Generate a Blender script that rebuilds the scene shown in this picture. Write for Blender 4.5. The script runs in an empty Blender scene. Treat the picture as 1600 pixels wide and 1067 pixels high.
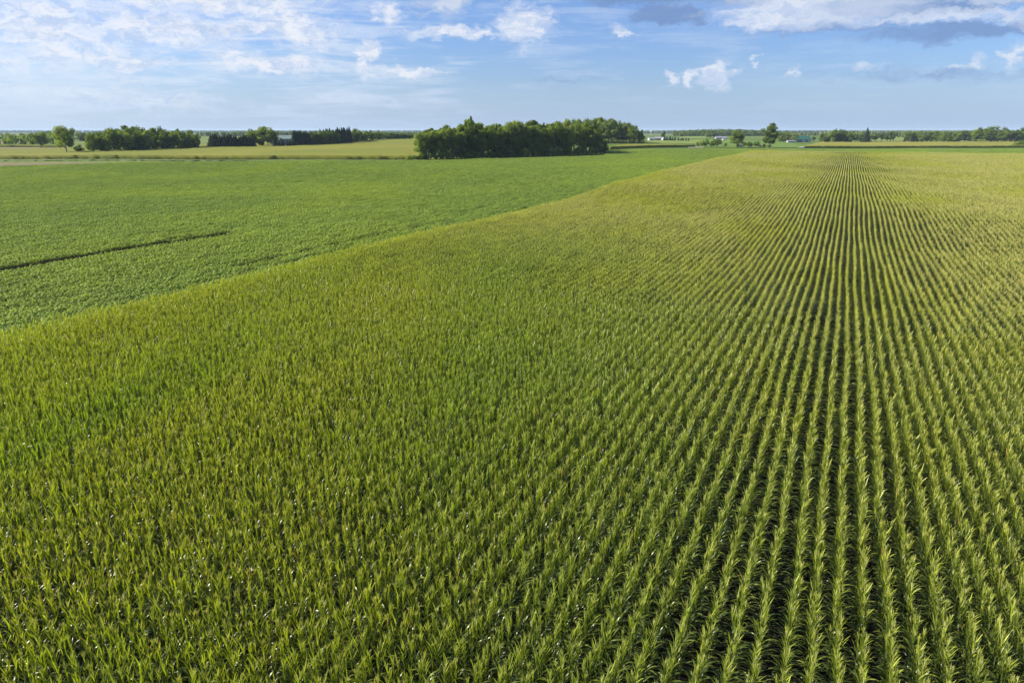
import bpy, bmesh, math, random
import numpy as np
from mathutils import Vector, Matrix

rng = np.random.default_rng(7)
random.seed(7)
sc = bpy.context.scene
col = sc.collection

# ------------------------------------------------------------------ terrain height (metres)
def sstep(a, b, x):
    t = np.clip((np.asarray(x, float) - a) / (b - a), 0, 1)
    return t * t * (3 - 2 * t)

YAW = math.radians(25.4)          # the crop rows run along +Y, the camera looks 25.4 deg to their left
CAMH = 17.6
FPX = 1066.7                      # focal length in photo pixels (24 mm on 36 mm)
PITCH = math.radians(17.06)

def polar(px, D):
    """ground position in the direction of photo column px (at the horizon), forward distance D"""
    u = (px - 800) / 1115.8
    X, Y = u * D, D
    return (X * math.cos(YAW) - Y * math.sin(YAW), X * math.sin(YAW) + Y * math.cos(YAW))

HILLS = []                         # x, y, radius across, radius along, height
for px, D, ra, rb, h in [(600, 960, 190, 260, 7.2), (985, 800, 90, 170, 3.6), (760, 1250, 260, 300, 2.0),
                         (1120, 1900, 420, 500, 3.0), (250, 1700, 500, 500, 2.5), (1520, 1900, 500, 500, 2.0)]:
    HILLS.append((*polar(px, D), ra, rb, h))

def H(x, y):
    x = np.asarray(x, float); y = np.asarray(y, float)
    t = y + 0.6 * np.clip(x, -140, 60)
    z = 1.6 * sstep(104, 172, t) + 1.1 * sstep(170, 460, y - 0.3 * np.clip(x, -600, 0))
    fade = sstep(40, 120, np.hypot(x, y))
    z = z + fade * (0.22 * np.sin(x * 0.041 + 1.3 * np.sin(y * 0.019)) * np.sin(y * 0.047 + 0.9)
                    + 0.10 * np.sin(x * 0.083 + y * 0.121 + 2.0) * (1 - sstep(300, 420, np.hypot(x, y))))
    for hx, hy, ra, rb, h in HILLS:
        dx, dy = x - hx, y - hy
        a = dx * math.cos(YAW) + dy * math.sin(YAW)
        b = -dx * math.sin(YAW) + dy * math.cos(YAW)
        z = z + h * np.exp(-(a / ra) ** 2 - (b / rb) ** 2)
    r = np.hypot(x, y)
    z = z + 4.5 * sstep(900, 3500, r) + sstep(1500, 5000, r) * 1.6 * np.sin(x * 0.0021 + 1) * np.sin(y * 0.0017 + 2)
    return z

CZ = float(H(0, 0)) + CAMH

def at(px, py, lift=0.0):
    """where the ray through photo pixel (px, py) meets the terrain (+lift)"""
    u = px - 800; v = 533.5 - py
    dx = u; dy = FPX * math.cos(PITCH) + v * math.sin(PITCH); dz = -FPX * math.sin(PITCH) + v * math.cos(PITCH)
    wx = dx * math.cos(YAW) - dy * math.sin(YAW); wy = dx * math.sin(YAW) + dy * math.cos(YAW)
    t = np.geomspace(0.005, 9.0, 6000)
    d = (CZ + dz * t) - (H(wx * t, wy * t) + lift)
    k = np.argmax(d < 0) if (d < 0).any() else len(t) - 1
    return wx * t[k], wy * t[k]

def depth(x, y):
    return -x * math.sin(YAW) + y * math.cos(YAW)

def pixel(x, y, z):
    F = depth(x, y); X = x * math.cos(YAW) + y * math.sin(YAW); dz = z - CZ
    zc = F * math.cos(PITCH) - dz * math.sin(PITCH)
    yc = F * math.sin(PITCH) + dz * math.cos(PITCH)
    return 800 + FPX * X / zc, 533.5 - FPX * yc / zc

def height_to(x, y, top):
    """height above the ground at (x, y) that reaches photo row `top`"""
    el = math.atan((533.5 - top) / FPX) - PITCH
    return CZ + math.hypot(depth(x, y), 0) * math.tan(el) - float(H(x, y))

# ------------------------------------------------------------------ camera, sky, sun, exposure
cam_d = bpy.data.cameras.new('camera'); cam = bpy.data.objects.new('camera', cam_d); col.objects.link(cam)
cam.location = (0, 0, CZ); cam.rotation_euler = (math.pi / 2 - PITCH, 0, YAW)
cam_d.lens = 24; cam_d.sensor_width = 36; cam_d.clip_start = 0.5; cam_d.clip_end = 40000
sc.camera = cam
sc.view_settings.view_transform = 'Standard'; sc.view_settings.look = 'None'
sc.view_settings.exposure = 1.2; sc.view_settings.gamma = 1.0
sc.view_settings.use_curve_mapping = False
sc.cycles.use_denoising = True; sc.cycles.denoiser = 'OPENIMAGEDENOISE'
sc.cycles.denoising_input_passes = 'RGB_ALBEDO_NORMAL'; sc.cycles.denoising_prefilter = 'ACCURATE'
sc.cycles.max_bounces = 6; sc.cycles.diffuse_bounces = 3; sc.cycles.glossy_bounces = 2
sc.cycles.transmission_bounces = 3; sc.cycles.volume_bounces = 0; sc.cycles.transparent_max_bounces = 4
sc.cycles.sample_clamp_indirect = 4

SUN_EL = math.radians(31)
SUN_LEFT = math.radians(87)        # sun this far to the left of the view direction
sun_az = YAW + SUN_LEFT            # measured counter-clockwise from +Y
sdir = Vector((-math.sin(sun_az) * math.cos(SUN_EL), math.cos(sun_az) * math.cos(SUN_EL), math.sin(SUN_EL)))
sl = bpy.data.lights.new('sun', 'SUN'); sl.energy = 5.0; sl.angle = math.radians(0.55); sl.color = (1.0, 0.93, 0.80)
so = bpy.data.objects.new('sun', sl); col.objects.link(so)
so.rotation_euler = (-sdir).to_track_quat('-Z', 'Y').to_euler(); so.location = (0, 0, 60)

class NT:
    """small helper for node trees"""
    def __init__(s, tree): s.t = tree
    def n(s, typ, **kw):
        nd = s.t.nodes.new(typ)
        for k, v in kw.items(): setattr(nd, k, v)
        return nd
    def put(s, sock, v):
        if isinstance(v, bpy.types.NodeSocket): s.t.links.new(v, sock)
        elif isinstance(v, (tuple, list)) and sock.type == 'RGBA' and len(v) == 3: sock.default_value = (*v, 1)
        else: sock.default_value = v
    def m(s, op, a, b=0.0, c=0.0, clamp=False):
        nd = s.n('ShaderNodeMath', operation=op, use_clamp=clamp)
        s.put(nd.inputs[0], a); s.put(nd.inputs[1], b)
        if op in ('MULTIPLY_ADD',): s.put(nd.inputs[2], c)
        return nd.outputs[0]
    def vm(s, op, a, b=None):
        nd = s.n('ShaderNodeVectorMath', operation=op)
        s.put(nd.inputs[0], a)
        if b is not None: s.put(nd.inputs[1], b)
        return nd.outputs['Value'] if op in ('LENGTH', 'DOT_PRODUCT') else nd.outputs[0]
    def mr(s, v, a, b, c=0.0, d=1.0, smooth=True):
        nd = s.n('ShaderNodeMapRange', interpolation_type='SMOOTHSTEP' if smooth else 'LINEAR')
        s.put(nd.inputs[0], v)
        for i, q in enumerate((a, b, c, d)): s.put(nd.inputs[i + 1], q)
        return nd.outputs[0]
    def mix(s, f, a, b, blend='MIX'):
        nd = s.n('ShaderNodeMix', data_type='RGBA', blend_type=blend)
        s.put(nd.inputs[0], f); s.put(nd.inputs[6], a); s.put(nd.inputs[7], b)
        return nd.outputs[2]
    def noise(s, vec, scale, detail=2.0, rough=0.5, dist=0.0, out=0):
        nd = s.n('ShaderNodeTexNoise')
        if vec is not None: s.put(nd.inputs['Vector'], vec)
        nd.inputs['Scale'].default_value = scale; nd.inputs['Detail'].default_value = detail
        nd.inputs['Roughness'].default_value = rough; nd.inputs['Distortion'].default_value = dist
        return nd.outputs[out]
    def scale(s, vec, v):
        return s.vm('MULTIPLY', vec, v)

world = bpy.data.worlds.new('World'); sc.world = world; world.use_nodes = True
w = NT(world.node_tree); world.node_tree.nodes.clear()
SKY_STRENGTH = 0.052
sky = w.n('ShaderNodeTexSky', sky_type='NISHITA'); sky.sun_disc = False
sky.sun_elevation = SUN_EL; sky.sun_rotation = -sun_az
sky.altitude = 200; sky.air_density = 1.0; sky.dust_density = 1.1; sky.ozone_density = 2.0
geo = w.n('ShaderNodeTexCoord').outputs['Generated']
sep = w.n('ShaderNodeSeparateXYZ'); w.put(sep.inputs[0], geo)
fwd = w.vm('DOT_PRODUCT', geo, (-math.sin(YAW), math.cos(YAW), 0.0))
rgt = w.vm('DOT_PRODUCT', geo, (math.cos(YAW), math.sin(YAW), 0.0))
az = w.m('ARCTAN2', rgt, fwd)                                  # azimuth, right of the view positive
el = w.m('ARCSINE', sep.outputs[2])
uv = w.n('ShaderNodeCombineXYZ'); w.put(uv.inputs[0], az); w.put(uv.inputs[1], el)
uv = uv.outputs[0]
# ragged edges: the cloud coordinates are pushed about by noise
wig = w.noise(w.scale(uv, (1.0, 1.5, 1.0)), 34.0, 5.0, 0.62, out=1)
wig = w.vm('SUBTRACT', wig, (0.5, 0.5, 0.5))
uvw = w.vm('ADD', uv, w.scale(wig, (0.075, 0.038, 0.0)))
def dirof(px, py):
    return (math.atan((px - 800) / 1115.8), (206 - py) / 1115.8 * math.cos(math.atan((px - 800) / 1115.8)))
def blobs(lst, base=None):
    acc = base
    for px, py, rx, ry, s in lst:
        a, e = dirof(px, py)
        d = w.vm('LENGTH', w.vm('MULTIPLY', w.vm('SUBTRACT', uvw, (a, e, 0)), (1115 / (rx * 1.5), 1115 / (ry * 1.6), 0)))
        v = w.mr(d, 1.0, 0.0, 0.0, s)
        acc = v if acc is None else w.m('MAXIMUM', acc, v)
    return acc
white = blobs([(70, 50, 210, 80, .88), (330, 16, 210, 26, 1.05), (270, 58, 150, 26, 1.0), (470, 58, 85, 26, 1.05), (430, 108, 110, 22, .9),
               (515, 14, 45, 7, .8), (578, 100, 19, 34, 1.1), (640, 118, 75, 8, .85), (615, 44, 22, 22, .85), (705, 66, 90, 10, .95),
               (818, 52, 56, 36, .85), (962, 64, 32, 10, .75), (1114, 122, 26, 23, 1.1), (1074, 128, 19, 16, 1.05), (1040, 128, 11, 13, .95),
               (1225, 118, 11, 10, .9), (1168, 106, 12, 5, .65), (1340, 113, 34, 9, .7), (1566, 99, 15, 18, .95), (1509, 106, 14, 10, .8),
               (1480, 115, 16, 7, .65), (1190, 42, 75, 24, 1.0), (1270, 22, 170, 38, 1.1), (1535, 15, 50, 15, .95), (1450, 42, 150, 9, .95),
               (230, 160, 170, 20, .72), (230, 105, 90, 14, .7), (700, 25, 60, 28, .6), (1590, 40, 50, 16, .7), (600, 160, 110, 12, .5)])
fib = w.noise(w.scale(uvw, (0.8, 3.4, 1.0)), 22.0, 7.0, 0.60)
dens = w.mr(w.m('ADD', white, w.m('MULTIPLY', w.m('SUBTRACT', fib, 0.5), 1.5)), 0.16, 0.98)
dens = w.m('MULTIPLY', dens, w.mr(white, 0.02, 0.2))
# thin streaky veil, thicker towards the sun side
st = w.noise(w.scale(uv, (0.55, 5.5, 1.0)), 14.0, 7.0, 0.66, 0.6)
st2 = w.noise(w.scale(uv, (1.0, 1.6, 1.0)), 4.0, 4.0, 0.6)
veil_w = w.mr(az, 0.40, -0.60, 0.20, 0.9)
veil = w.m('MULTIPLY', w.mr(w.m('ADD', st, w.m('MULTIPLY', w.m('SUBTRACT', st2, 0.5), 0.9)), 0.42, 0.74), veil_w)
veil = w.m('MULTIPLY', veil, w.mr(el, 0.0, 0.04, 0.35, 1.0))
grey = blobs([(1000, 10, 110, 18, 1.3), (1032, 40, 54, 14, 1.5), (1430, 22, 180, 20, 1.1), (1150, 14, 60, 16, .8), (1500, 60, 170, 13, .8), (1300, 60, 160, 9, .6), (1450, 125, 170, 10, .5), (880, 130, 90, 5, .4),
              (690, 24, 70, 34, .35), (1330, 118, 110, 9, .3), (650, 140, 70, 10, .25), (350, 60, 60, 8, .3), (1560, 45, 60, 12, .5)])
grey = w.m('MULTIPLY', w.mr(w.m('ADD', grey, w.m('MULTIPLY', w.m('SUBTRACT', fib, 0.5), 1.0)), 0.12, 0.75), 0.75)
S = 1.0 / SKY_STRENGTH / 2 ** sc.view_settings.exposure
skyc = w.mix(1.0, sky.outputs[0], (0.78, 0.96, 1.38), 'MULTIPLY')
c = w.mix(w.m('MULTIPLY', veil, 0.8), skyc, (0.80 * S, 0.87 * S, 0.98 * S))
c = w.mix(w.m('MULTIPLY', grey, w.mr(el, 0.0, 0.06)), c, (0.19 * S, 0.30 * S, 0.55 * S))
shade = w.noise(w.scale(uvw, (1.0, 2.0, 1.0)), 40.0, 4.0, 0.6)
cl = w.mix(w.mr(shade, 0.34, 0.60), (0.58 * S, 0.68 * S, 0.88 * S), (0.92 * S, 0.93 * S, 0.97 * S))
cl = w.mix(w.mr(az, 0.0, 0.55, 0.0, 0.45), cl, (0.60 * S, 0.70 * S, 0.88 * S))
c = w.mix(w.m('MULTIPLY', dens, 0.84), c, cl)
c = w.mix(w.m('MULTIPLY', w.m('MULTIPLY', grey, dens), 0.75), c, (0.40 * S, 0.52 * S, 0.76 * S))
# bright glare of thin cloud on the sun's side, and a pale band on the horizon
c = w.mix(w.mr(el, 0.10, -0.01, 0.0, 0.7), c, w.mix(w.mr(az, 0.3, -0.6), (0.46 * S, 0.62 * S, 0.90 * S), (0.56 * S, 0.72 * S, 0.97 * S)))
bg = w.n('ShaderNodeBackground'); w.put(bg.inputs[0], c); bg.inputs[1].default_value = SKY_STRENGTH
wo = w.n('ShaderNodeOutputWorld'); w.put(wo.inputs[0], bg.outputs[0])
world.cycles.sampling_method = 'MANUAL'; world.cycles.sample_map_resolution = 512

# ------------------------------------------------------------------ helpers
def tag(o, label=None, cat=None, group=None, kind=None):
    if label: o['label'] = label
    if cat: o['category'] = cat
    if group: o['group'] = group
    if kind: o['kind'] = kind
    return o

def mesh_np(name, verts, faces_flat, nper, mats, tint=None, matidx=None, smooth=False):
    """mesh from numpy arrays; faces all with nper corners"""
    me = bpy.data.meshes.new(name)
    verts = np.asarray(verts, np.float32); ff = np.asarray(faces_flat, np.int32).ravel()
    nf = len(ff) // nper
    me.vertices.add(len(verts)); me.vertices.foreach_set('co', verts.ravel())
    me.loops.add(len(ff)); me.loops.foreach_set('vertex_index', ff)
    me.polygons.add(nf)
    me.polygons.foreach_set('loop_start', np.arange(nf, dtype=np.int32) * nper)
    me.polygons.foreach_set('loop_total', np.full(nf, nper, np.int32))
    if smooth: me.polygons.foreach_set('use_smooth', np.ones(nf, bool))
    for m_ in (mats if isinstance(mats, (list, tuple)) else [mats]): me.materials.append(m_)
    if matidx is not None: me.polygons.foreach_set('material_index', np.asarray(matidx, np.int32))
    if tint is not None:
        a = me.attributes.new('tint', 'FLOAT', 'POINT'); a.data.foreach_set('value', np.asarray(tint, np.float32))
    me.update(calc_edges=True)
    return me

def link(name, me, parent=None):
    o = bpy.data.objects.new(name, me); col.objects.link(o)
    if parent: o.parent = parent
    return o

def empty(name, loc, rz=0.0):
    o = bpy.data.objects.new(name, None); col.objects.link(o)
    o.location = loc; o.rotation_euler = (0, 0, rz); o.empty_display_size = 1
    return o

class MB:
    """collects boxes / prisms and builds ONE mesh"""
    def __init__(s): s.v = []; s.f = []
    def add(s, vs, fs):
        k = len(s.v); s.v += [tuple(q) for q in vs]; s.f += [tuple(i + k for i in f) for f in fs]
    def box(s, x0, x1, y0, y1, z0, z1):
        s.add([(x0, y0, z0), (x1, y0, z0), (x1, y1, z0), (x0, y1, z0), (x0, y0, z1), (x1, y0, z1), (x1, y1, z1), (x0, y1, z1)],
              [(0, 3, 2, 1), (4, 5, 6, 7), (0, 1, 5, 4), (1, 2, 6, 5), (2, 3, 7, 6), (3, 0, 4, 7)])
    def tube(s, p, q, r0, r1, n=8, cap=True):
        p = Vector(p); q = Vector(q); d = (q - p).normalized()
        a = d.orthogonal().normalized(); b = d.cross(a)
        vs = []
        for c_, r in ((p, r0), (q, r1)):
            for k in range(n):
                t = 2 * math.pi * k / n; vs.append(c_ + (a * math.cos(t) + b * math.sin(t)) * r)
        fs = [(k, (k + 1) % n, n + (k + 1) % n, n + k) for k in range(n)]
        if cap: fs += [tuple(range(n - 1, -1, -1)), tuple(range(n, 2 * n))]
        s.add(vs, fs)
    def lathe(s, prof, n=16):
        k = len(s.v)
        for r, z in prof:
            for i in range(n):
                t = 2 * math.pi * i / n; s.v.append((r * math.cos(t), r * math.sin(t), z))
        for j in range(len(prof) - 1):
            for i in range(n):
                s.f.append((k + j * n + i, k + j * n + (i + 1) % n, k + (j + 1) * n + (i + 1) % n, k + (j + 1) * n + i))
    def build(s, name, mat, parent=None):
        me = bpy.data.meshes.new(name); me.from_pydata(s.v, [], s.f); me.materials.append(mat); me.update()
        return link(name, me, parent)

def mat_base(name):
    m_ = bpy.data.materials.new(name); m_.use_nodes = True; m_.node_tree.nodes.clear()
    t = NT(m_.node_tree); out = t.n('ShaderNodeOutputMaterial')
    return m_, t, out

def flat_mat(name, color, rough=0.8, spec=0.3, var=0.15, scale=0.6, bump=0.0, metal=0.0):
    m_, t, out = mat_base(name)
    p = t.n('ShaderNodeBsdfPrincipled'); pos = t.n('ShaderNodeNewGeometry').outputs['Position']
    nz = t.noise(pos, scale, 5.0, 0.65)
    t.put(p.inputs['Base Color'], t.mix(nz, tuple(q * (1 - var) for q in color), tuple(min(1, q * (1 + var)) for q in color)))
    p.inputs['Roughness'].default_value = rough; p.inputs['Specular IOR Level'].default_value = spec; p.inputs['Metallic'].default_value = metal
    if bump:
        b = t.n('ShaderNodeBump'); b.inputs['Strength'].default_value = bump; b.inputs['Distance'].default_value = 0.05
        t.put(b.inputs['Height'], nz); t.put(p.inputs['Normal'], b.outputs[0])
    t.put(out.inputs[0], p.outputs[0])
    return m_

def leaf_mat(name, dark, light, trans=0.35, tcol=(1.25, 1.35, 0.5), rough=0.45, spec=0.35, patch=None, patch_scale=0.02, objvar=0.35, dry=None, edge=None, ripe=None):
    """leaf: per leaf 'tint', per plant random, slow drift over the field (position); reflects and lets light through"""
    m_, t, out = mat_base(name)
    at_ = t.n('ShaderNodeAttribute', attribute_name='tint').outputs['Fac']
    oi = t.n('ShaderNodeObjectInfo').outputs['Random']
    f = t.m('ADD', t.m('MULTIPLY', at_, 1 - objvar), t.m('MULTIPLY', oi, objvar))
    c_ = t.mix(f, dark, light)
    pos = t.n('ShaderNodeNewGeometry').outputs['Position']
    if patch is not None:
        nz = t.noise(t.scale(pos, (1.0, 0.55, 0.0)), patch_scale, 5.0, 0.6, 0.4)
        pw = t.mr(nz, 0.40, 0.68)
        if ripe is not None:      # the stand turns from fresh green (near left) to ripening (right and far end)
            sr = t.n('ShaderNodeSeparateXYZ'); t.put(sr.inputs[0], pos)
            far = t.mr(sr.outputs[1], 22.0, 160.0)
            rw = t.m('ADD', far, t.m('MULTIPLY', t.mr(sr.outputs[0], -34.0, 2.0), 0.55), clamp=True)
            c_ = t.mix(rw, c_, t.mix(f, ripe[0], ripe[1]))
        c_ = t.mix(pw, c_, t.mix(f, patch[0], patch[1]))
        if edge is not None:      # sun on the outermost rows, painted in as yellower leaf colour
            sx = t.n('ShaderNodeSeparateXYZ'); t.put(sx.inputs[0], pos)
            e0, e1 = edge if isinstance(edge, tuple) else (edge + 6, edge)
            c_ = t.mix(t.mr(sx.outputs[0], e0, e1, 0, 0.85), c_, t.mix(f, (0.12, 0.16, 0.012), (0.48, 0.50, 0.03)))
    if dry is not None:
        c_ = t.mix(t.m('MULTIPLY', t.m('GREATER_THAN', at_, 0.985), 0.8), c_, dry)
    p = t.n('ShaderNodeBsdfPrincipled'); t.put(p.inputs['Base Color'], c_)
    p.inputs['Roughness'].default_value = rough; p.inputs['Specular IOR Level'].default_value = spec
    tr = t.n('ShaderNodeBsdfTranslucent'); t.put(tr.inputs[0], t.mix(1.0, c_, tcol, 'MULTIPLY'))
    mx = t.n('ShaderNodeMixShader'); mx.inputs[0].default_value = trans
    t.put(mx.inputs[1], p.outputs[0]); t.put(mx.inputs[2], tr.outputs[0]); t.put(out.inputs[0], mx.outputs[0])
    return m_

# ------------------------------------------------------------------ materials
M = {}
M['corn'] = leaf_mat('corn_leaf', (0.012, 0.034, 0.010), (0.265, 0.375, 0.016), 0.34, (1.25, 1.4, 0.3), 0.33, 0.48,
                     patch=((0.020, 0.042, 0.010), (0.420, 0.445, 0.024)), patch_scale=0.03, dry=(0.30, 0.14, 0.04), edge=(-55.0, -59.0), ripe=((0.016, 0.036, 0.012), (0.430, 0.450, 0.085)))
M['tassel'] = leaf_mat('corn_tassel', (0.19, 0.30, 0.04), (0.38, 0.46, 0.08), 0.30, (1.2, 1.1, 0.7), 0.8, 0.1, ripe=((0.44, 0.42, 0.15), (0.66, 0.58, 0.30)),
                       patch=((0.36, 0.39, 0.08), (0.56, 0.54, 0.15)), patch_scale=0.03)
M['stalk'] = flat_mat('corn_stalk', (0.10, 0.14, 0.03), 0.6)
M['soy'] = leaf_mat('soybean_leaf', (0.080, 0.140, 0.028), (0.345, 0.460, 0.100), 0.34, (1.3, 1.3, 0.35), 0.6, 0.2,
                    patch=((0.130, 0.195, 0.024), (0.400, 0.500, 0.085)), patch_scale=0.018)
def soil_mat(name, a, b, sc_=0.5):
    m_, t, out = mat_base(name)
    pos = t.n('ShaderNodeNewGeometry').outputs['Position']
    n1 = t.noise(pos, sc_, 8.0, 0.7); n2 = t.noise(pos, sc_ * 14, 4.0, 0.6)
    p = t.n('ShaderNodeBsdfPrincipled')
    t.put(p.inputs['Base Color'], t.mix(t.m('ADD', t.m('MULTIPLY', n1, 0.6), t.m('MULTIPLY', n2, 0.4)), a, b))
    p.inputs['Roughness'].default_value = 0.95; p.inputs['Specular IOR Level'].default_value = 0.1
    bp = t.n('ShaderNodeBump'); bp.inputs['Strength'].default_value = 0.6; bp.inputs['Distance'].default_value = 0.06
    t.put(bp.inputs['Height'], n2); t.put(p.inputs['Normal'], bp.outputs[0]); t.put(out.inputs[0], p.outputs[0])
    return m_
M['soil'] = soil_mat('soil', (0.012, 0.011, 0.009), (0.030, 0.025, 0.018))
M['bare'] = soil_mat('bare_soil', (0.13, 0.10, 0.055), (0.19, 0.145, 0.09), 0.1)

def crop_mat(name, a, b, c_, s1=0.012, s2=0.35, bump=0.6, rowscale=None):
    """surface of a crop seen from several hundred metres: slow drift, fine grain"""
    m_, t, out = mat_base(name)
    pos = t.n('ShaderNodeNewGeometry').outputs['Position']
    n1 = t.noise(t.scale(pos, (1.0, 0.6, 0.0)), s1, 5.0, 0.6, 0.5)
    n2 = t.noise(pos, s2, 6.0, 0.75)
    k = t.mix(t.mr(n1, 0.35, 0.66), a, b)
    k = t.mix(t.mr(n2, 0.30, 0.72), k, c_)
    p = t.n('ShaderNodeBsdfPrincipled'); t.put(p.inputs['Base Color'], k)
    p.inputs['Roughness'].default_value = 0.85; p.inputs['Specular IOR Level'].default_value = 0.15
    bp = t.n('ShaderNodeBump'); bp.inputs['Strength'].default_value = bump; bp.inputs['Distance'].default_value = 0.5
    t.put(bp.inputs['Height'], n2); t.put(p.inputs['Normal'], bp.outputs[0]); t.put(out.inputs[0], p.outputs[0])
    return m_
M['far_corn'] = crop_mat('far_corn', (0.12, 0.145, 0.012), (0.19, 0.185, 0.02), (0.145, 0.15, 0.016))
M['far_corn_ripe'] = crop_mat('far_corn_ripe', (0.17, 0.17, 0.022), (0.235, 0.20, 0.038), (0.19, 0.19, 0.025))
M['far_green'] = crop_mat('far_green_crop', (0.085, 0.15, 0.018), (0.12, 0.18, 0.026), (0.10, 0.16, 0.02))
M['far_hay'] = crop_mat('far_hay', (0.13, 0.18, 0.025), (0.17, 0.21, 0.04), (0.14, 0.18, 0.025))
M['ditch_grass'] = crop_mat('ditch_grass', (0.06, 0.10, 0.02), (0.12, 0.14, 0.04), (0.09, 0.12, 0.03), 0.05, 0.8)
# the open land beyond: a patchwork of fields
def land_mat():
    m_, t, out = mat_base('countryside')
    pos = t.n('ShaderNodeNewGeometry').outputs['Position']
    rot = t.n('ShaderNodeMapping'); t.put(rot.inputs[0], pos); rot.inputs['Scale'].default_value = (1.0, 0.55, 0.0)
    vo = t.n('ShaderNodeTexVoronoi', distance='CHEBYCHEV'); t.put(vo.inputs['Vector'], rot.outputs[0]); vo.inputs['Scale'].default_value = 0.0042
    s_ = t.n('ShaderNodeSeparateColor'); t.put(s_.inputs[0], vo.outputs['Color'])
    r = t.n('ShaderNodeValToRGB'); t.put(r.inputs[0], s_.outputs[0]); cr = r.color_ramp; cr.interpolation = 'CONSTANT'
    cols = [(0, (0.075, 0.12, 0.014)), (0.25, (0.11, 0.145, 0.022)), (0.45, (0.07, 0.11, 0.02)), (0.62, (0.15, 0.16, 0.035)), (0.8, (0.085, 0.13, 0.018)), (0.92, (0.21, 0.18, 0.075))]
    while len(cr.elements) < len(cols): cr.elements.new(0.5)
    for e, (p_, c_) in zip(cr.elements, cols): e.position = p_; e.color = (*c_, 1)
    n2 = t.noise(pos, 0.05, 7.0, 0.7)
    k = t.mix(t.mr(n2, 0.3, 0.7, 0.0, 0.35), r.outputs[0], (0.09, 0.13, 0.03))
    p = t.n('ShaderNodeBsdfPrincipled'); t.put(p.inputs['Base Color'], k)
    p.inputs['Roughness'].default_value = 0.9; p.inputs['Specular IOR Level'].default_value = 0.1
    t.put(out.inputs[0], p.outputs[0]); return m_
M['land'] = land_mat()
TREE = dict(
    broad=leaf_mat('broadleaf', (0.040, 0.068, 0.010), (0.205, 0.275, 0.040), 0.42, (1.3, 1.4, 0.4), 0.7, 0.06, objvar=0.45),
    light=leaf_mat('pale_broadleaf', (0.070, 0.100, 0.018), (0.300, 0.365, 0.075), 0.42, (1.3, 1.4, 0.4), 0.7, 0.06, objvar=0.4),
    spruce=leaf_mat('spruce_needles', (0.014, 0.028, 0.012), (0.050, 0.078, 0.026), 0.08, (1, 1.2, 0.5), 0.8, 0.05, objvar=0.3),
    brown=leaf_mat('rusty_leaves', (0.060, 0.045, 0.022), (0.13, 0.095, 0.04), 0.2, (1.2, 1.1, 0.5), 0.7, 0.15, objvar=0.3))
M['bark'] = flat_mat('bark', (0.11, 0.09, 0.07), 0.9, 0.1, 0.3, 1.5, 0.5)
M['pale_bark'] = flat_mat('pale_bark', (0.26, 0.23, 0.19), 0.9, 0.1, 0.3, 1.5, 0.5)
M['white_wall'] = flat_mat('white_siding', (0.35, 0.35, 0.34), 0.6, 0.3, 0.06)
M['green_wall'] = flat_mat('pale_green_siding', (0.36, 0.50, 0.43), 0.6, 0.3, 0.08)
M['grey_wall'] = flat_mat('grey_siding', (0.30, 0.30, 0.31), 0.7, 0.3, 0.1)
M['dark_wall'] = flat_mat('dark_siding', (0.06, 0.06, 0.065), 0.7, 0.3, 0.1)
M['green_roof'] = flat_mat('green_metal_roof', (0.025, 0.10, 0.065), 0.45, 0.5, 0.12)
M['pale_green_roof'] = flat_mat('faded_green_roof', (0.20, 0.26, 0.23), 0.5, 0.4, 0.1)
M['grey_roof'] = flat_mat('grey_metal_roof', (0.19, 0.19, 0.22), 0.45, 0.5, 0.1)
M['white_roof'] = flat_mat('white_metal_roof', (0.26, 0.27, 0.28), 0.45, 0.5, 0.06)
M['dark_roof'] = flat_mat('dark_shingle_roof', (0.07, 0.07, 0.075), 0.8, 0.2, 0.2)
M['glass'] = flat_mat('window_glass', (0.03, 0.04, 0.05), 0.12, 0.6, 0.1)
M['door'] = flat_mat('grey_door', (0.18, 0.18, 0.19), 0.6)
M['rubber'] = flat_mat('rubber', (0.02, 0.02, 0.02), 0.8)
M['gravel'] = soil_mat('gravel', (0.28, 0.27, 0.20), (0.38, 0.36, 0.28), 0.3)

# ------------------------------------------------------------------ ground: one sheet out to the horizon
def make_ground():
    na = 640
    rr = np.concatenate([[0.0], np.geomspace(5, 9000, 360)])
    th = np.linspace(0, 2 * math.pi, na, endpoint=False)
    R_, T_ = np.meshgrid(rr[1:], th, indexing='ij')
    x = R_ * np.sin(T_); y = R_ * np.cos(T_)
    v = np.stack([x, y, H(x, y)], -1).reshape(-1, 3)
    v = np.vstack([v, [[0, 0, float(H(0, 0))]]])
    nr = len(rr) - 1
    i = np.arange(nr - 1)[:, None] * na; j = np.arange(na)[None, :]; j2 = (j + 1) % na
    f = np.stack([i + j, i + na + j, i + na + j2, i + j2], -1).reshape(-1, 4)
    # the middle: quads made of a centre fan, two rim steps at a time
    cen = len(v) - 1
    fan = [(cen, k, (k + 1) % na, (k + 2) % na) for k in range(0, na, 2)]
    f = np.vstack([f, np.array(fan)[:, [0, 3, 2, 1]]])
    f = f[:, ::-1]
    me = mesh_np('ground', v, f, 4, M['land'], smooth=True)
    return tag(link('ground', me), 'open green farmland running out to the horizon', kind='structure')
make_ground()

def bilinear(c00, c10, c01, c11, nu, nv):
    u = np.linspace(0, 1, nu + 1)[:, None, None]; v = np.linspace(0, 1, nv + 1)[None, :, None]
    c = [np.array(q, float) for q in (c00, c10, c01, c11)]
    return (1 - u) * (1 - v) * c[0] + u * (1 - v) * c[1] + (1 - u) * v * c[2] + u * v * c[3]

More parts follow.
